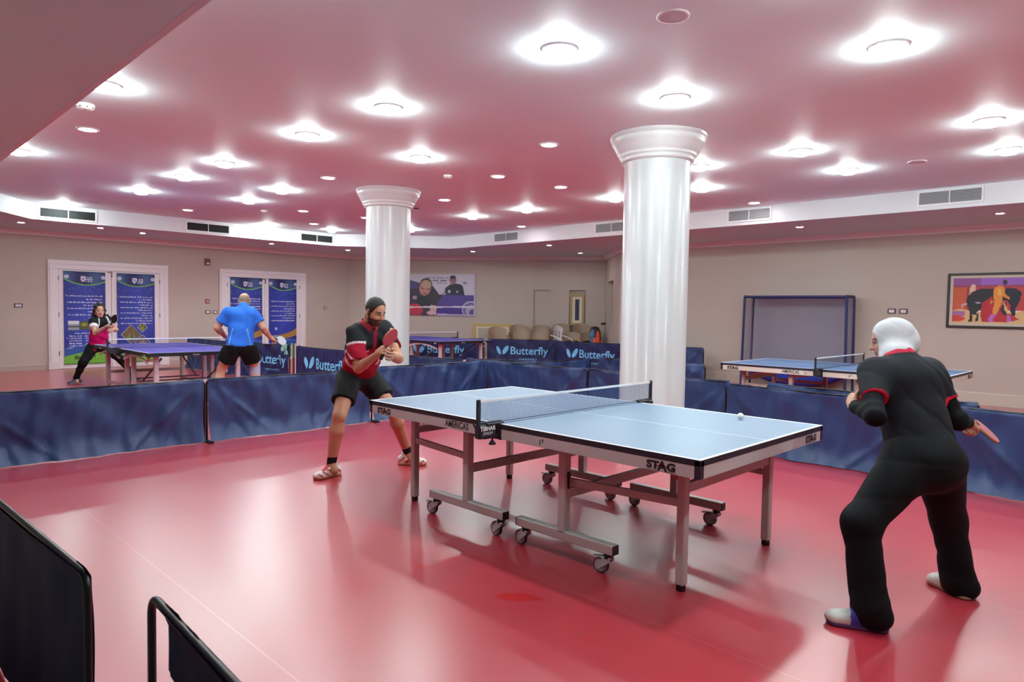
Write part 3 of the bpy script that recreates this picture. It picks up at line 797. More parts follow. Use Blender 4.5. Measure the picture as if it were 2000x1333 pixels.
# ---------------------------------------------------------------- bits in the far corner
mb = MB(); p0 = on_back(7.49, 0.30, 2.06); p1 = on_back(7.41, 0.28, 1.05)
pts = [p0.lerp(p1, i / 12) + WD * (0.03 * math.sin(i / 12 * math.pi)) for i in range(13)]
mb.tube(pts, 0.006, 6)
tag(mb.build('hanging_cord', mat('cord_white', (220, 214, 206), .7)), 'thin pale cord hanging in the far corner above the brown bag', 'cord')
root = empty('wall_shelf_box', on_back(7.5, 0.33, 1.12), WANG, 'small black box mounted at the foot of the corner niche', 'box')
b = MB(); b.box((0, 0, 0), (0.10, 0.24, 0.05), bev=.008); b.box((.02, 0, .03), (.06, .2, .012)); b.build('casing', black_m, root)
# ---------------------------------------------------------------- table tennis tables (long side along x, centre at origin of each)
grey_m = mat('frame_grey', (190, 188, 186), .4, noise=(3, .03))
apron_m = mat('apron_silver', (200, 200, 200), .35)
tyre_m = mat('caster_tyre', (34, 34, 38), .5)
hub_m = mat('caster_grey', (186, 190, 194), .4)
line_m = mat('table_line', (244, 246, 248), .5)
red_m = mat('logo_red', (190, 40, 46), .5)
ink_m = mat('logo_ink', (38, 36, 42), .5)
netpost_m = mat('net_post', (36, 38, 50), .45)

def top_mats(rgb, edge=(40, 38, 50)): return [mat('table_top_%d_%d_%d' % rgb, rgb, .42, spec=.4), line_m, mat('table_edge_%d' % edge[0], edge, .45)]

def half_top(sgn, tm, parent, corner=True, h0=0.730):
    b = MB(); x0, x1 = (0.004, 1.37) if sgn > 0 else (-1.37, -0.004)
    xc, w = (x0 + x1) / 2, x1 - x0
    b.box((xc, 0, (0.7595 + h0) / 2), (w, 1.525, 0.7595 - h0), 2)
    b.box((xc, 0, 0.7595), (w - 0.002, 1.523, 0.001), 0)
    zl = 0.7604
    for sy in (-1, 1): b.box((xc, sy * (0.7625 - 0.010), zl), (w, 0.020, 0.0008), 1)
    b.box((sgn * (1.37 - 0.010), 0, zl), (0.020, 1.485, 0.0008), 1)
    b.box((xc - sgn * .01, 0, zl), (w - .02, 0.005, 0.0007), 1)
    return b.build('tabletop', tm, parent)

def caster(parent, x, y, z_top, ang, brake):
    """swivel caster: stem at x,y; wheel trails along ang"""
    c = MB(); r = 0.046
    dx, dy = math.cos(ang), math.sin(ang)
    wx, wy = x + dx * 0.045, y + dy * 0.045
    R = Matrix(((dx, -dy, 0), (dy, dx, 0), (0, 0, 1)))
    c.lathe([(0.014, 0), (0.014, 0.03), (0.026, 0.032), (0.026, 0.0)], c=(x, y, z_top - 0.03), n=14, mi=1)
    for s in (-1, 1):
        P = [(-0.024, .0), (0.05, -0.055), (0.062, -0.045), (0.03, 0.012), (0.0, 0.024), (-0.026, 0.02)]
        V = [R @ Vector((p[0], s * 0.022, p[1])) + Vector((x, y, z_top - 0.045)) for p in P]
        V2 = [R @ Vector((p[0], s * 0.018, p[1])) + Vector((x, y, z_top - 0.045)) for p in P]
        n = len(P)
        c.add(V + V2, [list(range(n)), list(range(n, 2 * n))[::-1]] + [[i, (i + 1) % n, n + (i + 1) % n, n + i] for i in range(n)])
    c.box(R @ Vector((0.0, 0, 0)) + Vector((x, y, z_top - 0.028)), (0.05, 0.046, 0.012), 0, R, bev=.003)
    if brake: c.bar(R @ Vector((0.02, 0, -0.028)) + Vector((x, y, z_top)), R @ Vector((0.10, 0, -0.038)) + Vector((x, y, z_top)), 0.03, 0.01, 0)
    o = c.build('caster', [hub_m, blackmetal_m], parent)
    w = MB()
    Rw = R @ Matrix.Rotation(math.pi / 2, 3, 'X')
    w.lathe([(0.0, -0.010), (0.012, -0.016), (0.014, -0.012), (0.034, -0.012), (0.036, -0.015), (r - 0.003, -0.015), (r, -0.010), (r, 0.010), (r - 0.003, 0.015), (0.036, 0.015), (0.034, 0.012), (0.014, 0.012), (0.012, 0.016), (0, 0.010)], c=(wx, wy, r), n=28, R=Rw, mi=0, smooth=False)
    w.lathe([(0.036, 0.0155), (r - .004, 0.0155), (r + .0006, 0.010), (r + .0006, -0.010), (r - .004, -0.0155), (0.036, -0.0155)], c=(wx, wy, r), n=28, R=Rw, mi=1, smooth=False, cap=False)
    w.build('wheel', [hub_m, tyre_m], o)

def net(parent, tape_c, thread_m, nx, nz, posts=True, tibhar=False):
    n = MB()
    y0, y1, z0, z1 = -0.905, 0.905, 0.772, 0.905
    t = 0.0007
    for i in range(nx + 1):
        y = y0 + (y1 - y0) * i / nx; n.box((0, y, (z0 + z1) / 2), (t * 1.2, t * 2, z1 - z0))
    for j in range(nz + 1):
        z = z0 + (z1 - z0) * j / nz; n.box((0, 0, z), (t * 1.2, y1 - y0, t * 2))
    n.box((0, 0, z0 - .002), (0.003, 1.72, 0.006))
    o = n.build('net', thread_m, parent)
    tp = MB(); tp.box((0, 0, 0.9055), (0.006, 1.81, 0.015)); tp.build('net_tape', tape_c, o)
    for s in (-1, 1):
        p = MB()
        p.box((0, s * 0.9175, 0.835), (0.020, 0.026, 0.165), bev=.004)
        p.tube([(0, s * 0.9175, .905), (0, s * .9175, .918)], .011, 10)
        p.box((0.0, s * 0.83, 0.772), (0.022, 0.20, 0.016), bev=.004)
        p.box((0.014, s * 0.80, 0.7685), (0.04, 0.14, 0.010), bev=.003)
        p.box((0, s * 0.86, 0.725), (0.05, 0.135, 0.085), bev=.008)
        p.box((0, s * 0.80, 0.69), (0.045, 0.17, 0.022), bev=.006)
        p.tube([(0, s * .80, .69), (0, s * .80, .655)], .006, 10)
        p.lathe([(.005, 0.02), (.012, .014), (.022, -.002), (.022, -.008), (0, -.009)], c=(0, s * .80, .645), n=20)
        p.tube([(-.02, s * .925, .75), (-.03, s * .93, .775)], .006, 8)
        pp = p.build('net_post', netpost_m, o)
        if tibhar and s < 0:
            x = 0.0265
            k = MB()
            k.text('TIBHAR', 0.036, lambda v: Vector((x, v.x - .862, v.y + .732)), bold=.0012)
            k.text('SMASH', 0.026, lambda v: Vector((x, v.x - .864, v.y + .706)), shear=.3)
            k.build('clamp_lettering', line_m, pp)
    return o

def stag_table(x, y, label, main=True, apron=apron_m, frame=grey_m, top=(128, 150, 174)):
    root = empty('table_tennis_table', (x, y, 0), 0, label, 'table tennis table')
    tm = top_mats(top)
    for s in (-1, 1):
        half_top(s, tm, root)
        # apron rail under each half with its black corner and middle brackets
        a = MB(); z0, z1 = 0.668, 0.731; zc, hh = (z0 + z1) / 2, z1 - z0
        for sy in (-1, 1): a.box((s * 0.687, sy * 0.753, zc), (1.30, 0.016, hh))
        a.box((s * 1.360, 0, zc), (0.016, 1.46, hh))
        ap = a.build('apron_rail', apron, root)
        for sy in (-1, 1):
            k = MB(); k.box((s * 1.352, sy * 0.7445, 0.712), (0.036, 0.036, 0.090), bev=.004); k.build('corner_bracket', mat('bracket_dark', (38, 36, 48), .45), ap)
            k = MB(); k.box((s * 0.022, sy * 0.752, 0.70), (0.034, 0.02, 0.075), bev=.003); k.build('middle_bracket', mat('bracket_dark', (38, 36, 48), .45), ap)
        # end legs
        for sy in (-1, 1):
            l = MB(); l.box((s * 1.138, sy * 0.51, 0.03 + 0.70 / 2), (0.05, 0.05, 0.70), bev=.006)
            lg = l.build('leg', frame, root)
            f = MB(); f.lathe([(0.0, 0.0), (0.024, 0.0), (0.026, 0.008), (0.024, 0.034)], c=(s * 1.138, sy * .51, 0), n=16); f.build('leg_foot', black_m, lg)
        c = MB()
        c.bar((s * 1.138, -0.51, 0.54), (s * 1.138, 0.51, 0.54), 0.03, 0.05, upv=(0, 0, 1))
        for sy in (-1, 1):
            c.bar((s * 1.138, sy * 0.51, 0.462), (s * 0.42, sy * 0.585, 0.455), 0.025, 0.042)
            c.bar((s * 1.10, sy * 0.47, 0.60), (s * 0.55, sy * 0.47, 0.665), 0.02, 0.03)
        c.build('leg_brace', frame, root)
        # wheeled middle stand
        st = MB()
        for sy in (-1, 1):
            st.box((s * 0.42, sy * 0.615, 0.43), (0.055, 0.055, 0.54), bev=.005)
            st.box((s * 0.425, sy * 0.615, 0.145), (0.73, 0.055, 0.055), bev=.004)
        st.bar((s * 0.42, -0.60, 0.385), (s * 0.42, 0.60, 0.385), 0.03, 0.055)
        st.bar((s * 0.42, -0.60, 0.62), (s * 0.30, 0.60, 0.62), 0.03, 0.04)
        sd = st.build('wheeled_stand', frame, root)
        for sy in (-1, 1):
            for xx in (0.058, 0.792):
                e = MB(); e.box((s * xx, sy * 0.615, 0.145), (0.008, 0.05, 0.05)); e.build('end_cap', black_m, sd)
        e = MB(); e.box((s * 0.452, -0.615, 0.50), (0.016, 0.02, 0.03)); e.box((s * 0.452, -0.615, 0.47), (0.01, 0.012, 0.1))
        e.build('lock_knob', black_m, sd)
        for sy in (-1, 1):
            caster(root, s * 0.10 + (0.02 if s > 0 else 0), sy * 0.615, 0.122, math.pi * 0.96, False)
            caster(root, s * 0.745, sy * 0.615, 0.122, math.pi * 1.02, True)
    # printed marks on the near long rail and the near end
    inkp = MB(); redp = MB(); yy = -0.7625
    def side(txt, x, z, size, mb, bold=.0015, sx=1.0): mb.text(txt, size, lambda v: Vector((x + v.x, yy, z + v.y)), bold=bold, sx=sx)
    def stag(mb, rb, T):
        mb.text('ST', 0.052, lambda v: T(v.x - 0.042, v.y), bold=.003, sx=1.25)
        mb.text('A', 0.066, lambda v: T(v.x + 0.012, v.y - .006), bold=.003, sx=1.1)
        mb.text('G', 0.052, lambda v: T(v.x + 0.062, v.y), bold=.003, sx=1.25)
        mb.add([T(-.085, -.010), T(-.02, -.010), T(-.02, -.008), T(-.085, -.008)], [[0, 1, 2, 3]]); mb.add([T(.035, -.010), T(.095, -.010), T(.095, -.008), T(.035, -.008)], [[0, 1, 2, 3]])
        rb.add([T(-.025, .010), T(.01, .018), T(.045, .010), T(.05, .014), T(.01, .024), T(-.03, .014)], [[0, 1, 2, 3, 4, 5]])
    for T_ in (lambda a, b: Vector((-1.19 + a, yy, .682 + b)), lambda a, b: Vector((1.15 + a, yy, .682 + b)), lambda a, b: Vector((1.3695, .575 + a, .682 + b))):
        m1, m2_ = MB(), MB(); stag(m1, m2_, T_); bl = m1.build('brand_lettering', ink_m, root); m2_.build('red_stroke', red_m, bl)
    side('AMERICAS', -0.375, .682, .062, inkp, bold=.001, sx=.8)
    side('16', -0.185, .682, .06, redp, bold=.0, sx=.8)
    inkp.build('model_lettering', ink_m, root); redp.build('model_number', mat('number_grey', (130, 120, 120), .5), root)
    k = MB(); side('J', 0.355, .690, .03, k); side('t', 0.375, .700, .03, k); k.build('approval_mark', ink_m, root)
    net(root, mat('net_tape_white', (240, 242, 246), .6), mat('net_thread_blue', (70, 92, 140), .7) if main else mat('net_thread_dark', (40, 52, 66), .7), 230 if main else 110, 17 if main else 9, tibhar=main)
    if main:
        b = MB(); b.lathe([(0.0, .0), (.03, .0), (.03, .05), (0, .05)], c=(1.105, -0.49, .58), n=12); b.build('red_latch', red_m, root)
    return root
stag_table(0, 0, 'pale blue match table in the foreground with silver rails and a net')
stag_table(-0.32, 6.08, 'second blue table farther back at right, in front of the ball-catching net', main=False,
           apron=mat('apron_cream', (226, 220, 208), .4), frame=mat('frame_cream', (196, 182, 168), .5), top=(94, 124, 166))

def butterfly_table(x, y, label):
    """indigo topped table with arched white side rails"""
    root = empty('table_tennis_table', (x, y, 0), 0, label, 'table tennis table')
    tm = top_mats((74, 70, 168), (26, 26, 40))
    lm = mat('leg_pinkish_white', (222, 208, 216), .35)
    for s in (-1, 1):
        half_top(s, tm, root, h0=.705)
        n = 14
        for sy in (-1, 1):
            a = MB()
            pts = [(s * (0.10 + 1.1 * i / n), sy * 0.72, 0.60 + 0.085 * math.sin(math.pi * i / n)) for i in range(n + 1)]
            for i in range(n): a.bar(pts[i], pts[i + 1], 0.018, 0.030)
            a.build('arched_rail', lm, root)
            l = MB(); l.box((s * 1.18, sy * 0.60, 0.365), (0.065, 0.065, 0.68), bev=.008); lg = l.build('leg', lm, root)
            f = MB(); f.box((s * 1.18, sy * .60, .0125), (.07, .07, .025)); f.build('leg_foot', black_m, lg)
            l = MB(); l.box((s * 0.16, sy * 0.60, 0.365), (0.065, 0.065, 0.68), bev=.008); l.build('leg', lm, root)
        b = MB()
        b.bar((s * 1.18, -.6, .30), (s * 1.18, .6, .30), .03, .05); b.bar((s * .16, -.6, .16), (s * .16, .6, .16), .03, .05)
        for sy in (-1, 1): b.bar((s * .16, sy * .6, .14), (s * 1.18, sy * .6, .14), .03, .045)
        b.build('leg_brace', lm, root)
        d = MB()
        d.bar((s * 1.10, -.5, .66), (s * .25, -.5, .25), .02, .02); d.bar((s * 1.10, .5, .66), (s * .25, .5, .25), .02, .02); d.bar((s * .25, -.55, .25), (s * .25, .55, .25), .02, .02)
        d.build('folding_strut', mat('strut_grey', (96, 92, 100), .4, metal=.4), root)
    w = MB()
    for sx in (-1, 1):
        k = MB(); k.box((sx * 1.355, -.752, .70), (.04, .03, .10), bev=.004); k.build('corner_bracket', black_m, root)
        k = MB(); k.box((sx * 1.356, -.754, .665), (.046, .034, .05), bev=.004); k.build('red_corner', mat('corner_crimson', (190, 30, 80), .45), root)
    for xx in (-1.0, 1.20): 
        for rot in (.5, -.5): w.disc((xx + (-.02 if rot > 0 else .02), -.7635, .715), .010, (0, -1, 0), ry=.022, rot=rot, n=12)
    for yy in (.55,):
        for rot in (.5, -.5): w.disc((1.3715, yy + (-.02 if rot > 0 else .02), .722), .010, (1, 0, 0), ry=.02, rot=rot, n=12)
    w.text('Centre', .035, lambda v: Vector((1.372, v.x - .1, v.y + .712)))
    w.build('rail_print', line_m, root)
    net(root, mat('net_tape_white', (240, 242, 246), .6), mat('net_thread_navy', (50, 56, 90), .7), 120, 9)
    return root
butterfly_table(-8.85, 0.37, 'indigo table at far left between the girl and the player in blue')
butterfly_table(-9.72, 6.42, 'indigo table in the far middle, partly hidden by the farther column')

# ball in play above the match table
bm_ = MB()
prof = [(0.02 * math.sin(math.pi * i / 12), -0.02 * math.cos(math.pi * i / 12)) for i in range(13)]
bm_.lathe(prof, n=24)
tag(bm_.build('table_tennis_ball', mat('ball_cream', (236, 240, 226), .35), loc=(0.915, 0.575, 0.783)), 'small white ball just over the far side of the match table', 'ball')
# ---------------------------------------------------------------- court barriers
navy_m = mat('barrier_cloth', (42, 62, 108), .42, spec=.45, noise=(5, .08))
navy2_m = mat('barrier_cloth_printed', (36, 42, 90), .5, spec=.35, noise=(5, .05))
tube_m = mat('barrier_tube', (16, 17, 26), .35, metal=.3)
sky_m = mat('logo_sky', (128, 206, 255), .5)

def barrier(p0, p1, label, h=0.70, seed=1, face=1, logo=0, flare=0.09, amp=1.0, cloth=None, x_start=0.0, notch=False, sag=0.012, group='navy court barriers', shift=0.0):
    """p0 -> p1 in plan; face=+1: printed/draped side is on the left of p0->p1"""
    a = Vector((*p0, 0)); b = Vector((*p1, 0)); d = b - a; L = d.length; d.normalize()
    ang = math.atan2(d.y, d.x)
    root = empty('court_barrier', a, ang, label, 'barrier', group)
    rng = random.Random(seed)
    t = MB(); r = 0.011; hz = h - 0.012
    pts = [(0.0, 0, 0.012)] + [(0.0, 0, hz - .05)] + [(0.05 * (1 - math.cos(k * math.pi / 12)), 0, hz - .05 + 0.05 * math.sin(k * math.pi / 12)) for k in range(1, 7)]
    pts += [(L - p[0], p[1], p[2]) for p in pts[::-1]]
    t.tube(pts, r, 10); t.build('tube_frame', tube_m, root)
    for x in (0.0, L):
        f = MB(); f.tube([(x, -0.17, 0.012), (x, 0.17, 0.012)], 0.011, 8); f.build('foot', tube_m, root)
    ph = [rng.uniform(0, 6.28) for _ in range(9)]; fq = [rng.uniform(.8, 1.3) for _ in range(9)]
    x0, x1 = 0.012 + x_start, L - 0.012
    def off(x, z):
        u = 1 - z / h
        w = 0.010 * math.sin(7 * fq[0] * x + ph[0] + 3 * z) + 0.007 * math.sin(17 * fq[1] * x + ph[1] - 5 * z) + 0.004 * math.sin(39 * fq[2] * x + ph[2] + 2 * math.sin(6 * z + ph[5]))
        w += 0.006 * math.sin(11 * (x + z * 1.2) + ph[3]) + 0.003 * math.sin(60 * x + ph[4]) * min(1, max(0, (z - h + .16) / .12))
        # diagonal pulls from the top corners
        for (xc, s) in ((x0, 1), (x1, -1)):
            q = (x - xc) * s
            w += 0.012 * math.exp(-((q - 1.1 * (h - z)) / .05) ** 2) * min(1, (h - z) * 3) - 0.010 * math.exp(-((q - 0.6 * (h - z)) / .04) ** 2) * min(1, (h - z) * 3)
        k = max(0.0, 1 - z / 0.22)
        return (w * 1.35 * amp * min(1, u * 5 + .15)) + flare * k * k * (0.75 + .25 * math.sin(2.3 * x + ph[6]))
    def fn(u, v):
        x = x0 + (x1 - x0) * u
        if notch and u < .07: x = x0 + .02 + (0.10 * (1 - v) if v < .72 else -.03) * (1 - u / .07) + (x1 - x0) * u
        zt = h - sag * math.sin(math.pi * u) + .0025 * math.sin(50 * x + ph[7]) + .0015 * math.sin(95 * x + ph[8])
        z = 0.008 + (zt - .008) * v
        return (x, face * (r + .003 + off(x, z)) if v < .985 else face * (r + .003) * .3, z + (.004 if v >= .985 else 0))
    c = MB(); c.grid(fn, int(L / .022), 40)
    def fb(u, v):
        p = fn(u, v); z = p[2]; return (p[0], p[1] - face * (.004 if z < h - .06 else 0.02 * (z - h + .06) / .06 + .004), z)
    c.grid(fb, int(L / .06), 24)
    cl = c.build('cloth', cloth or (navy2_m if logo else navy_m), root)
    if logo:
        lg = MB(); xc = L / 2; s = logo
        def T(x, z):
            xx = xc + shift + (x if face < 0 else -x)
            return Vector((xx, face * (r + .012 + max(off(xx, z), off(xx + .01, z), off(xx - .01, z))), z))
        # two wings
        def wing(cx_, cz, rx, rz, rot):
            n = 20; V = [T(cx_, cz)]
            for k in range(n):
                an = 2 * math.pi * k / n; p, q = rx * math.cos(an), rz * math.sin(an)
                V.append(T(cx_ + p * math.cos(rot) - q * math.sin(rot), cz + p * math.sin(rot) + q * math.cos(rot)))
            lg.add(V, [[0, 1 + k, 1 + (k + 1) % n] for k in range(n)])
        zc = .40
        wing(-.66 * s, zc, .048 * s, .125 * s, .42); wing(-.47 * s, zc + .012, .06 * s, .14 * s, -.55)
        lg.build('printed_wings', sky_m, cl); lg = MB()
        lg.text('Butterfly', .30 * s, lambda v: T(v.x + .18 * s, v.y + zc - .10 * s), bold=.004, cut=.03)
        lg.build('printed_name', sky_m, cl); lg = MB()
        lg.text('www.butterfly.tt', .075 * s, lambda v: T(v.x + .16 * s, v.y + zc - .25 * s), cut=.03)
        lg.build('printed_web_address', sky_m, cl)
    return root

N = 'navy cloth court barrier '
# left side of the match court (drape bulges toward the court, +x, i.e. right of +y travel)
barrier((-4.42, -2.87), (-4.42, -0.80), N + 'left of the match court, cut by the left picture edge', h=.665, seed=3, face=-1)
barrier((-4.42, -0.775), (-4.42, 1.26), N + 'left of the red-shirted player', h=.672, seed=4, face=-1)
barrier((-4.42, 1.30), (-4.42, 3.27), N + 'behind the red-shirted player, ending at the court corner', h=.70, seed=5, face=-1)
# far side of the match court (drape faces -y)
barrier((-4.38, 3.30), (-2.60, 3.44), N + 'between the two columns, touching the court corner', h=.70, seed=6, face=-1)
barrier((-2.56, 3.40), (-0.56, 3.36), N + 'behind the near column', h=.71, seed=7, face=-1)
barrier((-0.54, 3.24), (1.50, 3.15), N + 'right of the near column, behind the ball', h=.70, seed=8, face=-1)
barrier((1.53, 3.10), (3.55, 3.02), N + 'behind the woman at the right edge of the picture', h=.70, seed=9, face=-1)
barrier((-0.20, 3.50), (1.74, 3.36), N + 'doubled behind the row near the woman, rounded tube end showing', h=.715, seed=19, face=-1, flare=.02)
# barriers of the courts behind
barrier((-7.05, 3.40), (-5.04, 3.40), N + 'just right of the foot of the farther column', h=.665, seed=10, face=-1)
barrier((-4.98, 3.42), (-3.90, 3.86), N + 'short slanting one behind the court corner', h=.70, seed=11, face=-1)
barrier((-3.72, 3.56), (-3.87, 5.12), N + 'running away from the camera between the columns', h=.70, seed=12, face=-1)
barrier((-3.95, 5.45), (-2.00, 5.45), N + 'in the second row just left of the near column', h=.70, seed=13, face=-1)
barrier((-6.25, 9.32), (-4.14, 9.30), N + 'against the right wall, just right of the near column', h=.735, seed=14, face=-1)
# printed ones
B = 'printed navy barrier with light blue wing logo, '
G = 'printed navy barriers'
barrier((-11.95, 7.05), (-10.12, 8.62), B + 'seen under the far middle table', h=.70, seed=20, face=-1, logo=.95, amp=.6, group=G)
barrier((-10.06, 8.68), (-8.64, 9.86), B + 'in front of the chair stacks, fully readable', h=.70, seed=21, face=-1, logo=.95, amp=.6, group=G)
barrier((-8.40, 9.55), (-6.42, 9.82), B + 'cut off by the near column', h=.70, seed=22, face=-1, logo=.95, amp=.6, group=G)
barrier((-11.50, 2.45), (-9.50, 2.80), B + 'sagging behind the player in the blue shirt', h=.70, seed=23, face=-1, shift=.32, logo=.9, amp=1.5, sag=.03, group=G)
barrier((-9.22, 2.80), (-7.20, 2.90), B + 'left of the red-shirted player', h=.70, seed=24, face=-1, logo=.95, amp=.6, group=G)
barrier((-13.55, 2.35), (-11.55, 2.45), N + 'at the far left behind the end of the indigo table', h=.70, seed=25, face=-1)
# nearest to the camera
dark = mat('barrier_cloth_shaded', (14, 26, 66), .65, spec=.2)  # darker copy of the navy cloth, backlit shade put into the colour
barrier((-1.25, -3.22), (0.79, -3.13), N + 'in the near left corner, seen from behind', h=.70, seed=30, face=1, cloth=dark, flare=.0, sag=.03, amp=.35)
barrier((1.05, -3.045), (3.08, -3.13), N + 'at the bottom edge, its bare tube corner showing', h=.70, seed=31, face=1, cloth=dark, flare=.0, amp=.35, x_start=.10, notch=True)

# two poles and a towel at the gap in the printed row
root = empty('marker_poles', (-9.33, 2.80, 0), 0, 'pair of thin poles banded green above and dark red below, between two printed barriers', 'poles')
for i, (x, y) in enumerate(((-.04, -.02), (.06, .0))):
    p = MB(); p.tube([(x, y, 0), (x, y, .745)], .012, 10); p.build('pole', mat('pole_pale', (226, 190, 200), .5), root)
f = MB(); f.grid(lambda u, v: (-.04 + .10 * u, -.012 + .01 * math.sin(9 * u), .47 + .27 * v), 6, 6); f.grid(lambda u, v: (-.04 + .10 * u, -.008 + .01 * math.sin(9 * u), .47 + .27 * v), 6, 6)
f.build('green_flag', mat('flag_green', (40, 120, 80), .7), root)
f = MB(); f.grid(lambda u, v: (-.035 + .09 * u, -.012 + .01 * math.sin(7 * u), .06 + .41 * v), 6, 6); f.grid(lambda u, v: (-.035 + .09 * u, -.007 + .01 * math.sin(7 * u), .06 + .41 * v), 6, 6)
f.build('dark_red_flag', mat('flag_maroon', (110, 26, 40), .7), root)
tw = MB()
def towel(u, v):
    s = u * .42 - .21          # along drop: over the top of the barrier
    x = -9.70 + .17 * v + .01 * math.sin(20 * u)
    yb = 2.768 + (x + 9.7) * .17
    if s < -.012: y, z = yb - .035 - .008 * math.sin(30 * v + 8 * u) , .715 + s + .012
    elif s > .012: y, z = yb + .035, .715 - s + .012
    else: y, z = yb + s * 2.9, .715 + .006
    return (x, y, z - .01 * math.sin(3 * v))
tw.grid(towel, 28, 10); tw.grid(lambda u, v: tuple(a + b for a, b in zip(towel(u, v), (0, 0, .004))), 28, 10)
tag(tw.build('towel', mat('towel_teal', (150, 214, 200), .9, noise=(9, .35))), 'pale teal towel hung over the sagging printed barrier', 'towel')

# ---------------------------------------------------------------- ball-catching net by the right wall
def catch_net():
    root = empty('ball_catching_net', (-2.36, 9.62, 0), 0, 'navy tube frame with grey netting standing at the right wall behind the second table', 'net')
    fm = mat('catch_frame_navy', (36, 46, 100), .45)
    w, dp, h = 0.97, 0.20, 1.80
    for sy, lean in ((-1, 0.0), (1, 0.0)):
        for sx in (-1, 1):
            p = MB(); p.tube([(sx * (w + .03), sy * dp + .05 * 0, .0), (sx * w, sy * dp, h)], .024, 10); p.build('post', fm, root)
        p = MB(); p.tube([(-w, sy * dp, h), (w, sy * dp, h)], .026, 10); p.build('top_rail', fm, root)
    for sx in (-1, 1):
        for z in (.012, h):
            p = MB(); p.tube([(sx * (w + (.03 if z < 1 else 0)), -dp, z + .012), (sx * (w + (.03 if z < 1 else 0)), dp, z + .012)], .022, 8); p.build('side_rail', fm, root)
    nm = bpy.data.materials.new('catch_netting'); nm.use_nodes = True
    nt = nm.node_tree; b = nt.nodes['Principled BSDF']; b.inputs['Base Color'].default_value = (*lin((150, 152, 178)), 1); b.inputs['Roughness'].default_value = .9; b.inputs['Alpha'].default_value = .55
    g = MB()
    g.grid(lambda u, v: (-w + 2 * w * u, dp + .01 * math.sin(9 * u), .28 + (h - .28) * v), 20, 12)
    g.grid(lambda u, v: (-w + 2 * w * u, -dp + 2 * dp * v, h + .02), 8, 2)
    for sx in (-1, 1): g.grid(lambda u, v: (sx * w, -dp + 2 * dp * u, .28 + (h - .28) * v), 4, 8)
    g.build('netting', nm, root)
    bg = MB(); bmt = mat('catch_bag_blue', (34, 66, 176), .5)
    def bag(u, v):
        a = math.pi * v
        dep = .30 * math.sin(math.pi * u) ** .6
        return ((-w + 2 * w * u), -dp * math.cos(a), .36 - dep * math.sin(a) * 1.0)
    bg.grid(bag, 30, 12)
    bg.build('collecting_bag', bmt, root)
catch_net()

# ---------------------------------------------------------------- stacked chairs by the slanted wall
def chair_proto(m, name='plastic_chair', slots=False):
    root = empty(name)
    th = .006
    s = MB()
    def seat(u, v): return (-.20 + .40 * v, -.21 + .42 * u, .43 - .025 * math.sin(math.pi * u) - .02 * math.sin(math.pi * v) + .015 * v)
    s.grid(seat, 8, 8); s.grid(lambda u, v: tuple(a + b for a, b in zip(seat(u, v), (0, 0, -th))), 8, 8)
    s.build('seat', m, root)
    def back(u, v):
        y = (-.23 + .46 * u) * (1 + .06 * math.sin(math.pi * v)); top = .40 + .06 * math.sin(math.pi * u) ** .7
        z = .44 + top * v
        return (-.21 - .11 * v + .10 * (abs(u - .5) * 2) ** 2.2, y, z)
    bk = MB()
    if slots:
        for k in range(6):
            a, c = k / 6 + .02, (k + 1) / 6 - .04
            bk.grid(lambda u, v: back(a + (c - a) * u, .2 + .5 * v), 2, 6)
        bk.grid(lambda u, v: back(u, .7 + .3 * v), 12, 4); bk.grid(lambda u, v: back(u, .2 * v), 12, 3)
    else:
        bb = lambda u, v: back(u, .50 + .50 * v)
        bk.grid(bb, 12, 6); bk.grid(lambda u, v: tuple(a + b for a, b in zip(bb(u, v), (-th, 0, 0))), 12, 6)
        for k in (0, .88): bk.grid(lambda u, v: back(k + .12 * u, .52 * v), 2, 6)
    bk.build('backrest', m, root)
    ar = MB()
    for sy in (-1, 1):
        ar.tube([(-.26, sy * .235, .64), (-.1, sy * .265, .655), (.10, sy * .265, .645), (.17, sy * .25, .60), (.18, sy * .235, .44)], .013, 6)
    ar.build('armrest', m, root)
    for sx in (-1, 1):
        for sy in (-1, 1):
            l = MB(); l.tube([(sx * .19, sy * .20, .43), (sx * .235, sy * .235, 0.0)], [.022, .014], 6); l.build('leg', m, root)
    return root
beige_m = mat('chair_beige', (158, 134, 112), .42)
proto = chair_proto(beige_m)
used = [False]
SPOTS = [  # along the wall, off the wall, lift of top, number, turn, words
 (4.62, 1.20, 3, .3, 'front row of stacks, leftmost, before the gold frame'), (5.22, 1.22, 2, -.1, 'front row of stacks, second from left'), (5.74, 1.22, 1, .0, 'front row of stacks, third from left'),
 (6.60, 1.18, 1, .05, 'front row of stacks, second from right'), (7.12, 1.10, 1, .2, 'front row of stacks, rightmost, beside the orange cones'),
 (5.08, .48, 4, .1, 'back row of stacks, leftmost'), (5.70, .46, 4, .0, 'back row of stacks, second from left, below the empty niche'), (6.26, .48, 5, -.05, 'back row of stacks, third from left'), (6.86, .45, 5, .1, 'back row of stacks, rightmost, below the tan framed picture')]
for (s, o_, n, trn, words) in SPOTS:
    for k in range(n):
        c = proto if not used[0] else copy_tree(proto)
        used[0] = True
        c.location = on_back(s, o_, 0.055 * k); c.rotation_euler = (0, 0, WANG + trn)
        lab = 'beige plastic armchair, %s of the %s' % ('top' if k == n - 1 and n > 1 else ('only one' if n == 1 else 'one below the top'), words)
        lab = ' '.join(lab.split()[:16])
        tag(c, lab, 'chair', 'beige plastic chairs stacked by the back wall')
# white slatted chair leaning over the beige ones
wc = chair_proto(mat('chair_white', (238, 240, 244), .35), slots=True)
wc.location = on_back(6.22, 1.35, 0.13); wc.rotation_euler = (0.0, 0.30, WANG + 1.1)
tag(wc, 'white plastic chair with slotted back tipped against the beige chairs', 'chair')

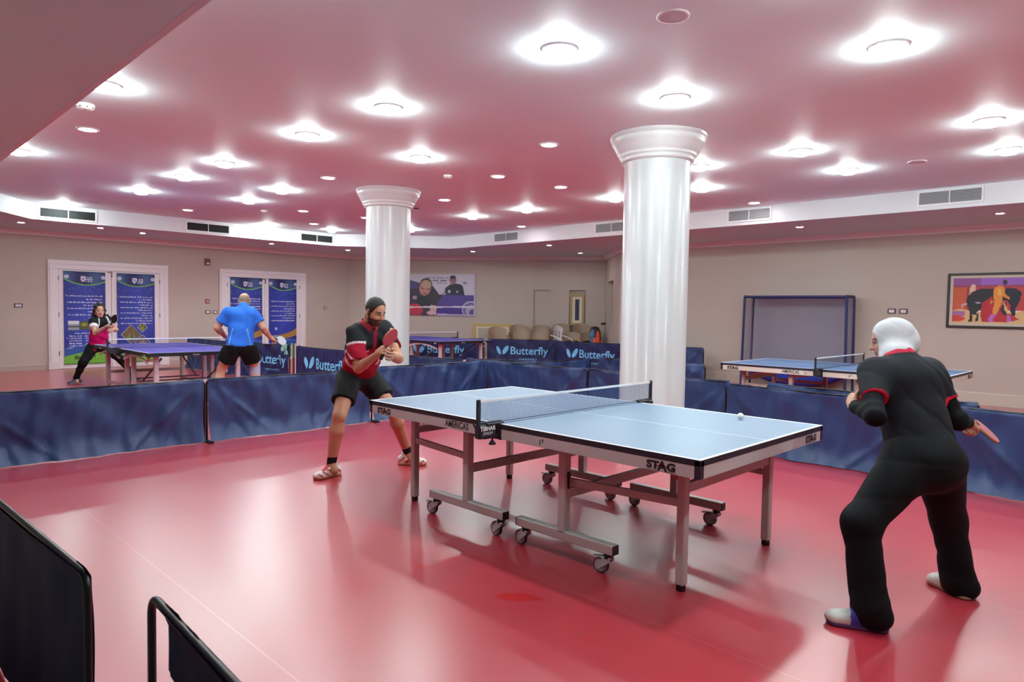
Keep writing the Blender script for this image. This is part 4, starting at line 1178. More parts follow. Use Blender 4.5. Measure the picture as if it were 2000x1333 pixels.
# cones, bag and bottle in the corner
cone_m = mat('cone_orange', (240, 82, 36), .5)
for i, (s, o_, z, t, l) in enumerate(((7.30, .98, 0, 0, 'orange training cone, tallest in the far corner'), (7.22, 1.30, 0, .08, 'orange training cone leaning left of the tallest cone'))):
    root = empty('training_cone', on_back(s, o_, z), WANG, l, 'cone')
    H = .93 - .16 * i
    b = MB(); b.lathe([(.14, .015), (.13, .02), (.035, H - .02), (.025, H), (.0, H)], n=18); b.build('cone_body', cone_m, root)
    b = MB(); b.box((0, 0, .008), (.30, .30, .016), bev=.004); b.build('cone_base', cone_m, root)
root = empty('kit_bag', on_back(7.22, .55, 0), WANG, 'dark brown upright kit bag in the far corner behind the cones', 'bag')
b = MB(); b.lathe([(.0, .0), (.15, .01), (.17, .08), (.165, .7), (.15, .92), (.10, 1.03), (.04, 1.05), (0, 1.05)], n=18); b.build('bag_body', mat('bag_brown', (74, 52, 46), .7, noise=(12, .3)), root)
b = MB(); b.tube([(.1, -.06, .95), (.14, -.04, 1.03), (.14, .04, 1.03), (.1, .06, .95)], .01, 6); b.build('bag_strap', black_m, root)
root = empty('folded_cloth', on_back(7.16, .92, 0.455), WANG, 'small blue and pale cloth bundle beside the brown bag', 'cloth')
b = MB(); b.lathe([(0, 0), (.06, .02), (.08, .12), (.065, .25), (.075, .38), (.05, .5), (.0, .55)], n=12); b.build('bundle', mat('cloth_blue', (86, 128, 176), .8, noise=(14, .5)), root)
# ---------------------------------------------------------------- sculpting with signed distances (bodies and clothes as single smooth surfaces)
def NV(v): return np.asarray(v, float)
def unit(v): v = NV(v); return v / (np.linalg.norm(v) + 1e-9)

class Sculpt:
    def __init__(s, lo, hi, h):
        s.h = h; s.lo = NV(lo); n = np.ceil((NV(hi) - s.lo) / h).astype(int) + 1
        s.n = n; s.ax = [s.lo[i] + h * np.arange(n[i]) for i in range(3)]
        s.D = np.full(n, 1.0, np.float32)
    def sub(s, lo, hi):
        a = np.maximum(0, np.floor((NV(lo) - s.lo) / s.h).astype(int)); b = np.minimum(s.n, np.ceil((NV(hi) - s.lo) / s.h).astype(int) + 1)
        if np.any(b <= a): return None, None
        sl = tuple(slice(int(a[i]), int(b[i])) for i in range(3))
        P = [s.ax[0][sl[0]][:, None, None], s.ax[1][sl[1]][None, :, None], s.ax[2][sl[2]][None, None, :]]
        return sl, P
    def put(s, sl, d, k, op='u'):
        D = s.D[sl]
        if op == 'u':
            if k <= 0: r = np.minimum(D, d)
            else:
                hh = np.clip(0.5 + 0.5 * (D - d) / k, 0, 1); r = D * (1 - hh) + d * hh - k * hh * (1 - hh)
        else:  # subtract
            if k <= 0: r = np.maximum(D, -d)
            else:
                hh = np.clip(0.5 - 0.5 * (D + d) / k, 0, 1); r = D * (1 - hh) - d * hh + k * hh * (1 - hh)
        s.D[sl] = r
    def cone(s, a, b, ra, rb, k=0.02, wide=None, wf=1.0, cut=None, op='u', wf2=None):
        """tapered limb from a to b; wide = direction along which the section is stretched by wf (wf2 at b)"""
        a, b = NV(a), NV(b); R = max(ra, rb) * max(1, wf, wf2 or 1) + k + 0.05
        sl, P = s.sub(np.minimum(a, b) - R, np.maximum(a, b) + R)
        if sl is None: return
        ba = b - a; L2 = max(ba @ ba, 1e-9)
        q = [P[i] - a[i] for i in range(3)]
        t = np.clip((q[0] * ba[0] + q[1] * ba[1] + q[2] * ba[2]) / L2, 0, 1)
        q = [q[i] - t * ba[i] for i in range(3)]
        if wide is not None:
            w = unit(wide); dd = q[0] * w[0] + q[1] * w[1] + q[2] * w[2]
            f = 1.0 / (wf + ((wf2 or wf) - wf) * t) - 1
            q = [q[i] + dd * f * w[i] for i in range(3)]
        d = np.sqrt(q[0] ** 2 + q[1] ** 2 + q[2] ** 2) - (ra + (rb - ra) * t)
        if cut is not None:
            for (cp, cn) in cut:
                cn = unit(cn); d = np.maximum(d, (P[0] - cp[0]) * cn[0] + (P[1] - cp[1]) * cn[1] + (P[2] - cp[2]) * cn[2])
        s.put(sl, d, k, op)
    def ell(s, c, r, axes=None, k=0.01, op='u', cut=None):
        c, r = NV(c), NV(r); A = np.eye(3) if axes is None else np.array(axes)
        R = r.max() + k + 0.03
        sl, P = s.sub(c - R, c + R)
        if sl is None: return
        q = [P[i] - c[i] for i in range(3)]
        l = [(q[0] * A[j][0] + q[1] * A[j][1] + q[2] * A[j][2]) / r[j] for j in range(3)]
        m = np.sqrt(l[0] ** 2 + l[1] ** 2 + l[2] ** 2); g = np.sqrt((l[0] / r[0]) ** 2 + (l[1] / r[1]) ** 2 + (l[2] / r[2]) ** 2) + 1e-6
        d = m * (m - 1) / g
        if cut is not None:
            for (cp, cn) in cut:
                cn = unit(cn); d = np.maximum(d, (P[0] - cp[0]) * cn[0] + (P[1] - cp[1]) * cn[1] + (P[2] - cp[2]) * cn[2])
        s.put(sl, d, k, op)
    def plane(s, p, n, k=0):
        n = unit(n); d = (s.ax[0][:, None, None] - p[0]) * n[0] + (s.ax[1][None, :, None] - p[1]) * n[1] + (s.ax[2][None, None, :] - p[2]) * n[2]
        s.D = np.maximum(s.D, d.astype(np.float32))
    def ripple(s, f): s.D = s.D + f(s.ax[0][:, None, None], s.ax[1][None, :, None], s.ax[2][None, None, :]).astype(np.float32)
    def mesh(s):
        D = s.D; D[0] = D[-1] = 1; D[:, 0] = D[:, -1] = 1; D[:, :, 0] = D[:, :, -1] = 1
        I = D < 0; n = np.array(D.shape); c = tuple(n - 1)
        acc = np.zeros((*c, 3), np.float32); cnt = np.zeros(c, np.int16)
        cross = []
        for ax in range(3):
            s0 = [slice(None)] * 3; s1 = [slice(None)] * 3; s0[ax] = slice(0, -1); s1[ax] = slice(1, None)
            X = I[tuple(s0)] != I[tuple(s1)]
            idx = np.argwhere(X)
            d0 = D[tuple(s0)][X]; d1 = D[tuple(s1)][X]; t = d0 / (d0 - d1)
            p = idx.astype(np.float32); p[:, ax] += t
            fl = I[tuple(s0)][X]
            cross.append((idx, fl))
            o = [a for a in range(3) if a != ax]
            for da in (0, -1):
                for db in (0, -1):
                    ci = idx.copy(); ci[:, o[0]] += da; ci[:, o[1]] += db
                    ok = np.all((ci >= 0) & (ci < np.array(c)), axis=1)
                    np.add.at(acc, tuple(ci[ok].T), p[ok]); np.add.at(cnt, tuple(ci[ok].T), 1)
        act = cnt > 0; vid = np.full(c, -1, np.int64); vid[act] = np.arange(act.sum())
        V = acc[act] / cnt[act][:, None] * s.h + s.lo
        F = []
        for ax, (idx, fl) in enumerate(cross):
            o = [a for a in range(3) if a != ax]
            if ax == 1: o = o[::-1]
            q = []
            for da, db in ((-1, -1), (0, -1), (0, 0), (-1, 0)):
                ci = idx.copy(); ci[:, o[0]] += da; ci[:, o[1]] += db
                q.append(vid[tuple(np.clip(ci, 0, np.array(c) - 1).T)])
            Q = np.stack(q, 1); Q[~fl] = Q[~fl][:, ::-1]
            F.append(Q)
        F = np.concatenate(F); F = F[np.all(F >= 0, axis=1)]
        return V, F
    def build(s, name, m, color, parent):
        V, F = s.mesh()
        C = color(V) if callable(color) else np.tile(NV(lin(color)), (len(V), 1))
        return color_mesh(name, V, F, C, m, parent)

skin_m = mat('skin', attr='Col', rough=.5, spec=.35, sss=.12)
cloth_m = mat('garment', attr='Col', rough=.8, spec=.2)
hair_m = mat('hair', attr='Col', rough=.55, spec=.4, bump=(90, .5))
shoe_m = mat('shoe', attr='Col', rough=.5, spec=.4)

def arr(V, c): return np.tile(NV(lin(c)), (len(V), 1))
def fr(f, u):
    f = unit(f); u = NV(u); s_ = unit(np.cross(f, u)); u = np.cross(s_, f); return f, s_, u   # forward, right-hand side, up

def hand(S, w, d, back, thumb, curl, size=1.0, rf=0.0085, grip=False):
    """w wrist, d hand direction, back = normal of the back of the hand, thumb = direction to the thumb side"""
    w, d = NV(w), unit(d); back = unit(NV(back) - d * (NV(back) @ d)); th = unit(np.cross(back, d)); 
    if th @ NV(thumb) < 0: th = -th
    z = size
    S.cone(w, w + d * .03 * z, .024 * z, .026 * z, k=.02, wide=th, wf=1.15)
    S.cone(w + d * .03 * z, w + d * .075 * z, .017 * z, .016 * z, k=.012, wide=th, wf=2.1, wf2=2.4)
    Ls = (.040, .045, .042, .033)
    for i in range(4):
        off = (1.5 - i) * .0195 * z
        p = w + d * (.082 - .004 * abs(i - 1)) * z + th * off
        dirv = unit(d + th * (1.5 - i) * .05)
        a = curl[i] if isinstance(curl, (list, tuple)) else curl
        ang = 0
        for j, l in enumerate((Ls[i], Ls[i] * .65, Ls[i] * .5)):
            ang += a * (0.9 if j == 0 else 1.0)
            dv = unit(dirv * math.cos(ang) - back * math.sin(ang))
            q = p + dv * l * z
            S.cone(p, q, rf * z * (1 - .06 * j), rf * z * (.95 - .08 * j), k=.003)
            p = q
    # thumb leaves the side of the palm near its base
    p = w + d * .028 * z + th * .026 * z
    q = p + unit(d * .75 + th * .65 - back * .3) * .038 * z
    S.cone(p, q, .0125 * z, .0105 * z, k=.01)
    r = q + unit(d * .9 + th * (.05 if grip else .3) - back * (.75 if grip else .25)) * .030 * z
    S.cone(q, r, .0105 * z, .009 * z, k=.003)
    S.cone(r, r + unit(d * .8 - back * .6 - (th * .4 if grip else 0)) * .018 * z, .009 * z, .008 * z, k=.003)
    return th

def head(S, c, f, u, z=1.0, beard=0, female=False):
    """c = centre of the head (between the ears)"""
    f, s_, u = fr(f, u); c = NV(c); A = (f, s_, u)
    L = lambda a, b, d_: c + f * a * z + s_ * b * z + u * d_ * z
    S.ell(L(-.008, 0, .028), (.096 * z, .076 * z, .092 * z), A, k=.02)
    S.ell(L(.020, 0, -.035), (.072 * z, .060 * z, .078 * z), A, k=.03)
    S.ell(L(.058, 0, -.092), (.026 * z, .026 * z, .022 * z), A, k=.025)             # chin
    for b in (-1, 1):
        S.cone(L(.0, b * .050, -.055), L(.050, b * .022, -.090), .022 * z, .018 * z, k=.02)   # jaw
        S.ell(L(.062, b * .042, -.028), (.018 * z, .02 * z, .02 * z), A, k=.02)           # cheek
        S.ell(L(.088, b * .031, .004), (.016 * z, .017 * z, .012 * z), A, k=.01, op='s')  # eye socket
        S.ell(L(.071, b * .031, .003), (.0135 * z, .0135 * z, .0125 * z), A, k=.004)
        S.cone(L(.084, b * .012, .022), L(.074, b * .046, .022), .008 * z, .006 * z, k=.01)   # brow
        S.ell(L(-.006, b * .078, -.006), (.018 * z, .008 * z, .031 * z), (unit(f * .95 - s_ * b * .3), unit(s_ * b + f * .3), u), k=.006)
    S.cone(L(.088, 0, .012), L(.108, 0, -.026), .008 * z, .0115 * z, k=.01)
    for b in (-1, 1): S.ell(L(.096, b * .011, -.030), (.010 * z, .008 * z, .007 * z), A, k=.006)
    S.ell(L(.080, 0, -.056), (.016 * z, .026 * z, .0085 * z), A, k=.006); S.ell(L(.079, 0, -.068), (.015 * z, .022 * z, .0085 * z), A, k=.005)
    return L, (f, s_, u)

def face_color(base, c, A, z, beard=None, lip=(150, 84, 80), brow=(34, 26, 24), fade=None, far=False):
    f, s_, u = A
    def col(V):
        C = arr(V, base); q = (V - NV(c)) / z; a = q @ f; b = q @ s_; d = q @ u
        near = (np.abs(a) < .14) & (np.abs(b) < .1) & (np.abs(d) < .14)
        def blend(mask, rgb, amt=1.0): C[mask] = C[mask] * (1 - amt) + NV(lin(rgb)) * amt
        if beard is not None:
            m = near & (((d < -.034 - .5 * np.maximum(0, .06 - a)) & (a > .0) & (d > -.135)) | ((np.abs(b) > .05) & (a > .004) & (a < .026) & (d < .02) & (d > -.1)))
            m &= ~((np.abs(b) < .02) & (d > -.043) & (a > .08)) & ~((a > .05) & (d > -.042) & (np.abs(b) > .024)); blend(m, beard, .9)
        if fade is not None:
            m = near & (((a < .018) & (a > -.02) & (np.abs(b) > .05) & (d > .0) & (np.abs(b) < .079)) | ((a < -.03) & (d > -.085))); blend(m, fade, .7)
        blend(near & (a > .074) & (np.abs(b) < .024) & (d < -.053) & (d > -.071), lip, .8)
        for sg in (-1, 1):
            blend(near & (a > .06) & (np.abs(b - sg * .031) < .021) & (np.abs(d - .026) < .006), brow, .9)
            e = ((b - sg * .031) / .016) ** 2 + ((d - .003) / .0085) ** 2; blend(near & (a > .06) & (e < 1.3), (70, 46, 40), .6)
            if far: continue
            blend(near & (a > .06) & (e < .75), (178, 160, 150))
            blend(near & (a > .06) & (((b - sg * .031) / .008) ** 2 + ((d - .003) / .009) ** 2 < 1), (40, 26, 20))
        blend(near & (a > .085) & (np.abs(np.abs(b) - .009) < .005) & (np.abs(d + .036) < .004), (110, 60, 50), .7)
        return C
    return col

def shoe(parent, ankle, toe_dir, cols, L=.29, zf=1.0, name='shoe', lift=0.0):
    """cols = (upper, sole, accent, laces); ankle is the joint"""
    d = NV((toe_dir[0], toe_dir[1], 0)); d = unit(d); sd = np.cross(d, (0, 0, 1)); a = NV(ankle)
    o = NV((a[0], a[1], lift)) - d * .065
    S = Sculpt(o - NV((.36, .36, .02)), o + NV((.36, .36, .22)), .006 if zf == 1 else .010)
    U = (0, 0, 1)
    S.cone(o + NV((0, 0, .05)), o + d * .09 + NV((0, 0, .062)), .036, .040, k=.02, wide=sd, wf=1.0)
    S.cone(o + d * .08 + NV((0, 0, .045)), o + d * (L - .085) + NV((0, 0, .030)), .042, .030, k=.03, wide=sd, wf=1.05, wf2=1.5)
    S.ell(o + d * (L - .085) + NV((0, 0, .03)), (.055, .047, .028), (d, sd, U), k=.02)
    S.cone(o + d * .03 + NV((0, 0, .06)), o + d * .045 + NV((0, 0, .112)), .036, .038, k=.015)
    S.cone(o + NV((0, 0, .012)), o + d * (L - .08) + NV((0, 0, .012)), .034, .040, k=.01, wide=sd, wf=1.05, wf2=1.25)
    S.plane((0, 0, lift + .002), (0, 0, -1))
    def col(V):
        q = V - o; x = q @ d; y = q @ sd; z = q[:, 2]
        C = arr(V, cols[0]); C[(z < .022)] = NV(lin(cols[1]))
        t = (z > .05) & (x > .07) & (x < .17) & (np.abs(y) < .026); C[t] = NV(lin(cols[3]))
        t = (z > .024) & (z < .075) & (np.abs(y) > .028) & (np.abs((x - .06) * .8 - (z - .03)) % .05 < .018); C[t] = NV(lin(cols[2]))
        if len(cols) > 4: t = (x < .13) & (z > .018); C[t] = NV(lin(cols[4]))
        return C
    return S.build(name, shoe_m, col, parent)

def limb(S, a, b, r0, r1, bulge=0.0, at=.35, k=.02, axis=None):
    a, b = NV(a), NV(b); m = a + (b - a) * at
    rm = r0 + (r1 - r0) * at + bulge
    if axis is not None: m = m + NV(axis) * bulge * .6
    S.cone(a, m, r0, rm, k=k); S.cone(m, b, rm, r1, k=k)

def bat(pos, hdl_end, nrm, label, front=(196, 30, 44), back=(24, 24, 26), z=1.0):
    """table tennis bat: pos = centre of the blade, hdl_end = end of its handle, nrm = face normal"""
    p, h = NV(pos), NV(hdl_end); ax = unit(p - h); n = unit(NV(nrm) - ax * (NV(nrm) @ ax)); sd = np.cross(ax, n)
    root = empty('table_tennis_bat', tuple(p), 0, label, 'bat')
    T = lambda x, y, w: Vector(tuple(ax * x * z + sd * y * z + n * w))
    out = []
    for k in range(36):
        a = 2 * math.pi * k / 36; r = 0.078 + .004 * math.cos(2 * a)
        x, y = r * math.cos(a), .075 * math.sin(a)
        out.append((x, y))
    def slab(mb, w0, w1, sc=1.0):
        V = [T(x * sc, y * sc, w0) for x, y in out] + [T(x * sc, y * sc, w1) for x, y in out]; m_ = len(out)
        mb.add(V, [list(range(m_))[::-1], list(range(m_, 2 * m_))] + [[i, (i + 1) % m_, m_ + (i + 1) % m_, m_ + i] for i in range(m_)])
    b = MB(); slab(b, -.003, .003); b.build('blade', mat('wood_ply', (196, 156, 110), .5), root)
    b = MB(); slab(b, .003, .006, .99); b.build('front_rubber', mat('rubber_%d_%d' % front[:2], front, .35), root)
    b = MB(); slab(b, -.006, -.003, .99); b.build('back_rubber', mat('rubber_%d_%d' % back[:2], back, .35), root)
    L = np.linalg.norm(p - h)
    b = MB(); b.tube([T(-.062, 0, 0), T(-.085, 0, 0), T(-L / z + .01, 0, 0), T(-L / z, 0, 0)], [.010, .0125, .0145, .014], 12); b.build('handle', mat('bat_handle', (60, 44, 36), .5), root)
    return root

def sway(amps, seed=0):
    rng = np.random.RandomState(seed); W = [(rng.uniform(-1, 1, 3) * f, rng.uniform(0, 6.3), a) for f, a in amps]
    def g(X, Y, Z):
        o = 0
        for w, ph, a in W: o = o + a * np.sin(w[0] * X + w[1] * Y + w[2] * Z + ph)
        return o
    return g
def folds(dirs):
    """dirs = [(direction, wavenumber, phase, amplitude, bend)] long soft folds across the given direction"""
    def g(X, Y, Z):
        o = 0
        for d, w, ph, a, bd in dirs:
            d = unit(d); t = X * d[0] + Y * d[1] + Z * d[2]
            o = o + a * np.sin(w * t + ph + bd * np.sin(9 * (X + Y) + 7 * Z))
        return o
    return g

def settle(root):
    for ch in root.children: ch.matrix_parent_inverse = Matrix.Translation(-root.location)

def creases(dirs):
    """soft sharp-backed folds: (direction, wavenumber, phase, depth, bend)"""
    def g(X, Y, Z):
        o = 0
        for d, w, ph, a, bd in dirs:
            d = unit(d); t = X * d[0] + Y * d[1] + Z * d[2]
            u = np.abs(np.sin(w * t + ph + bd * np.sin(7 * X - 5 * Y + 4 * Z + ph)))
            m = .5 + .5 * np.sin(5 * X + 8 * Y - 6 * Z + 2 * ph)
            o = o + a * m * (1 - u) ** 3
        return o
    return g

# ============================================================ player in the red and black shirt
def man_red():
    J = {'head': [-1.84, -0.4, 1.431], 'neck': [-2.002, -0.363, 1.286], 'rs': [-1.985, -0.514, 1.236], 'ls': [-2.021, -0.171, 1.279], 're': [-1.887, -0.53, 0.951], 'rw': [-1.607, -0.536, 1.082], 'le': [-1.781, -0.258, 1.032], 'lw': [-1.593, -0.438, 1.096], 'pel': [-2.301, -0.264, 0.858], 'rh': [-2.287, -0.362, 0.832], 'lh': [-2.347, -0.141, 0.814], 'rk': [-2.103, -0.575, 0.537], 'ra': [-2.205, -0.59, 0.105], 'lk': [-2.054, -0.064, 0.548], 'la': [-2.131, 0.169, 0.105]}
    J = {k: NV(v) for k, v in J.items()}
    J['head'] = NV((-1.862, -.385, 1.424)); J['lw'] = NV((-1.60, -.425, 1.085)); J['le'] = NV((-1.74, -.235, 1.03))
    root = empty('person', (-2.2, -.26, 0), 0, 'man in a red and black polo shirt and black shorts crouching with a red bat', 'person')
    lo, hi = (-2.62, -.95, -.01), (-1.38, .45, 1.62)
    lat = unit(J['ls'] - J['rs']); ft = unit((1, -.12, -.12)); up_ = unit(J['neck'] - J['pel'])
    hf = unit((.93, .12, -.42)); hu = unit((.4, 0, 1))
    S = Sculpt(lo, hi, .0065)
    chest = J['neck'] * .72 + J['pel'] * .28; waist = J['neck'] * .33 + J['pel'] * .67
    S.cone(J['pel'], waist, .09, .08, k=.05, wide=lat, wf=1.35); S.cone(waist, chest, .08, .09, k=.05, wide=lat, wf=1.35)
    S.cone(J['neck'] - up_ * .03, J['head'] - hu * .06 - hf * .03, .062, .055, k=.025)
    HZ = .95
    L, A = head(S, J['head'], hf, hu, HZ)
    for s_ in 'rl':
        S.cone(J['neck'] * .4 + J[s_ + 's'] * .6, J[s_ + 's'], .05, .044, k=.04)
        limb(S, J[s_ + 's'], J[s_ + 'e'], .043, .041, .006, k=.02)
        limb(S, J[s_ + 'e'], J[s_ + 'w'], .041, .026, .006, .3, k=.015)
        limb(S, J[s_ + 'h'], J[s_ + 'k'], .078, .058, .008, k=.04)
        limb(S, J[s_ + 'k'], J[s_ + 'a'], .053, .036, .014, .3, k=.02, axis=(-.5, 0, 0))
        S.cone(J[s_ + 'a'], J[s_ + 'a'] + NV((.06, 0, -.05)), .035, .03, k=.02)
        S.ell(J[s_ + 'k'] + NV((.022, 0, 0)), (.036, .036, .045), k=.02)
    # right hand closed on the bat handle, left hand cupped in front of it
    hand(S, J['rw'], (.62, -.1, .38), (-.25, -.8, .35), (0, .2, 1), [.95, 1.0, 1.05, 1.1], 1.0, grip=True)
    hand(S, J['lw'] + NV((.0, .01, 0)), (.55, -.22, -.12), (.3, .9, -.2), (0, 0, 1), [.55, .6, .65, .7], 1.0)
    fc = face_color((196, 142, 114), J['head'], A, HZ, beard=(44, 34, 32), fade=(40, 33, 31))
    body = S.build('body', skin_m, fc, root)
    # hair cap
    H = Sculpt(J['head'] - .18, J['head'] + .2, .006)
    H.ell(L(-.010, 0, .031), (.095, .076, .093), A, k=0, cut=[(L(.056, 0, .066), A[0] * 1.0 - A[2] * .30), (L(-.02, 0, -.030), -A[2] + A[0] * .55)])
    H.ell(L(.085, 0, -.03), (.066, .066, .086), A, k=.004, op='s')
    for b in (-1, 1): H.ell(L(-.002, b * .088, -.008), (.022, .02, .034), A, k=.006, op='s')
    H.build('hair', hair_m, (34, 29, 28), root)
    # shirt
    S = Sculpt((-2.56, -.72, .74), (-1.75, .06, 1.42), .0075)
    up2 = up_
    S.cone(J['pel'] + up2 * .0, waist + ft * .01, .128, .122, k=.05, wide=lat, wf=1.32)
    S.cone(waist + ft * .01, chest + ft * .012, .122, .128, k=.05, wide=lat, wf=1.32, wf2=1.42)
    S.cone(J['rs'] * .75 + J['ls'] * .25 - up_ * .02, J['ls'] * .75 + J['rs'] * .25 - up_ * .02, .100, .100, k=.05)
    S.cone(J['neck'] - up_ * .05, J['neck'] - up_ * .01, .095, .07, k=.04)
    for s_ in 'rl':
        dv = unit(J[s_ + 'e'] - J[s_ + 's'])
        S.cone(J[s_ + 's'] * .9 + J['neck'] * .1 - dv * .0, J[s_ + 'e'], .072, .078, k=.05, cut=[(J[s_ + 's'] + dv * .235, dv)])
    S.ripple(folds([((.3, .5, 1), 55, 0, .0035, 1.2), ((1, -.3, .7), 34, 1, .005, .8), ((-.2, 1, .8), 80, 2, .0018, 1.5)]))
    S.plane(J['pel'] - NV((0, 0, .035)), unit(NV((-.12, 0, -1))))
    el_r, el_l = J['rs'], J['ls']
    def shirt(V):
        C = arr(V, (158, 20, 46))
        q = V - J['neck']; t = q @ up_; l = q @ lat; fo = q @ ft
        yoke = (t > -.135 + .25 * np.maximum(0, np.abs(l) - .05) - .06 * (fo > .02) * 0)
        arm = np.zeros(len(V), bool); white = np.zeros(len(V), bool)
        for s_ in 'rl':
            dv = unit(J[s_ + 'e'] - J[s_ + 's']); u_ = (V - J[s_ + 's']) @ dv; out = (V - J[s_ + 's']) @ (lat if s_ == 'l' else -lat)
            on = (out > -.045)
            arm |= on & (u_ < .085); white |= on & (u_ >= .085) & (u_ < .104)
            yoke &= ~(on & (u_ > .085))
        yoke |= arm
        C[yoke] = NV(lin((38, 40, 44))); 
        wl = (np.abs(t + .150 - .25 * np.maximum(0, np.abs(l) - .05)) < .006) & (np.abs(l) > .03) & ~arm & (fo > 0); C[wl | white] = NV(lin((226, 206, 212)))
        side = (np.abs(l) > .10) & (t < -.28) & (np.abs((fo * .9 + t + .38)) < .028) ; C[side] = NV(lin((222, 190, 200)))
        pl = (np.abs(l) < .017) & (fo > 0) & (t > -.2); C[pl] = NV(lin((150, 24, 48)))
        e = V - (J['neck'] - up_ * .115 + lat * .075); r = ((e @ lat) ** 2 + (e @ up_) ** 2) ** .5
        C[(fo > .03) & (r < .017) & (np.abs(e @ lat) > .3 * np.abs(e @ up_))] = NV(lin((236, 214, 220)))
        return C
    sh = S.build('shirt', cloth_m, shirt, root)
    col = MB(); n = 26
    def cf(u, v):
        a = 2 * math.pi * u * .94 + .19; p = J['neck'] + up_ * (.040 + .05 * (1 - abs(v - .5) * 2) - .02 * (v > .5) * v) 
        rr = .070 + .024 * v + (.012 if v > .5 else 0)
        o = ft * math.cos(a) * rr + lat * math.sin(a) * rr - up_ * (.035 * max(0, math.cos(a))) * (.4 + v)
        return tuple(p + o)
    col.grid(cf, n, 6); col.build('collar', mat('collar_red', (158, 30, 56), .7), sh)
    # shorts
    S = Sculpt((-2.62, -.80, .56), (-1.88, .20, .96), .0075)
    S.cone(J['pel'] + up_ * .05, J['pel'] - NV((0, 0, .02)), .124, .132, k=.05, wide=lat, wf=1.3)
    for s_ in 'rl':
        dv = unit(J[s_ + 'k'] - J[s_ + 'h'])
        S.cone(J[s_ + 'h'] - dv * .02, J[s_ + 'h'] + dv * .34, .112, .100, k=.045, cut=[(J[s_ + 'h'] + dv * .262, dv)])
    S.ripple(folds([((.3, 1, .2), 48, 0, .004, 1.4), ((1, .4, 1), 40, 1, .003, 1)]))
    S.plane(J['pel'] + NV((0, 0, .07)), (0, 0, 1))
    def shorts(V):
        C = arr(V, (34, 35, 38))
        for s_, sg in (('r', -1), ('l', 1)):
            dv = unit(J[s_ + 'k'] - J[s_ + 'h']); q = V - J[s_ + 'h']; u_ = q @ dv; l = q @ (lat * sg); fo = q @ ft
            m = (l > .02) & (np.abs(fo - .02 - (u_ - .2) * .35) < .013) & (u_ > .10); C[m] = NV(lin((226, 220, 226)))
        e = V - (J['lh'] + unit(J['lk'] - J['lh']) * .2 + ft * .08); 
        C[(np.abs(e @ lat) < .018) & (np.abs(e[:, 2]) < .012) & (np.abs(np.abs(e @ lat) - np.abs(e[:, 2])) < .008) & (e @ ft > -.03)] = NV(lin((230, 230, 235)))
        return C
    S.build('shorts', cloth_m, shorts, root)
    for s_, td in (('r', (.12, -1)), ('l', (.72, .66))):
        d = unit(J[s_ + 'k'] - J[s_ + 'a'])
        K = Sculpt(J[s_ + 'a'] - .14, J[s_ + 'a'] + .16, .006); K.cone(J[s_ + 'a'] - d * .02, J[s_ + 'a'] + d * .09, .040, .042, k=0, cut=[(J[s_ + 'a'] + d * .085, d)]); K.build('sock', cloth_m, (24, 24, 28), root)
        shoe(root, J[s_ + 'a'], td, ((232, 226, 222), (196, 160, 116), (196, 50, 50), (206, 36, 40)), L=.275)
    settle(root)
    bat((-1.478, -.505, 1.222), (-1.575, -.525, 1.045), (.97, .25, .1), 'red bat held upright by the player in the red and black shirt', front=(186, 50, 66), back=(186, 50, 66))
man_red()
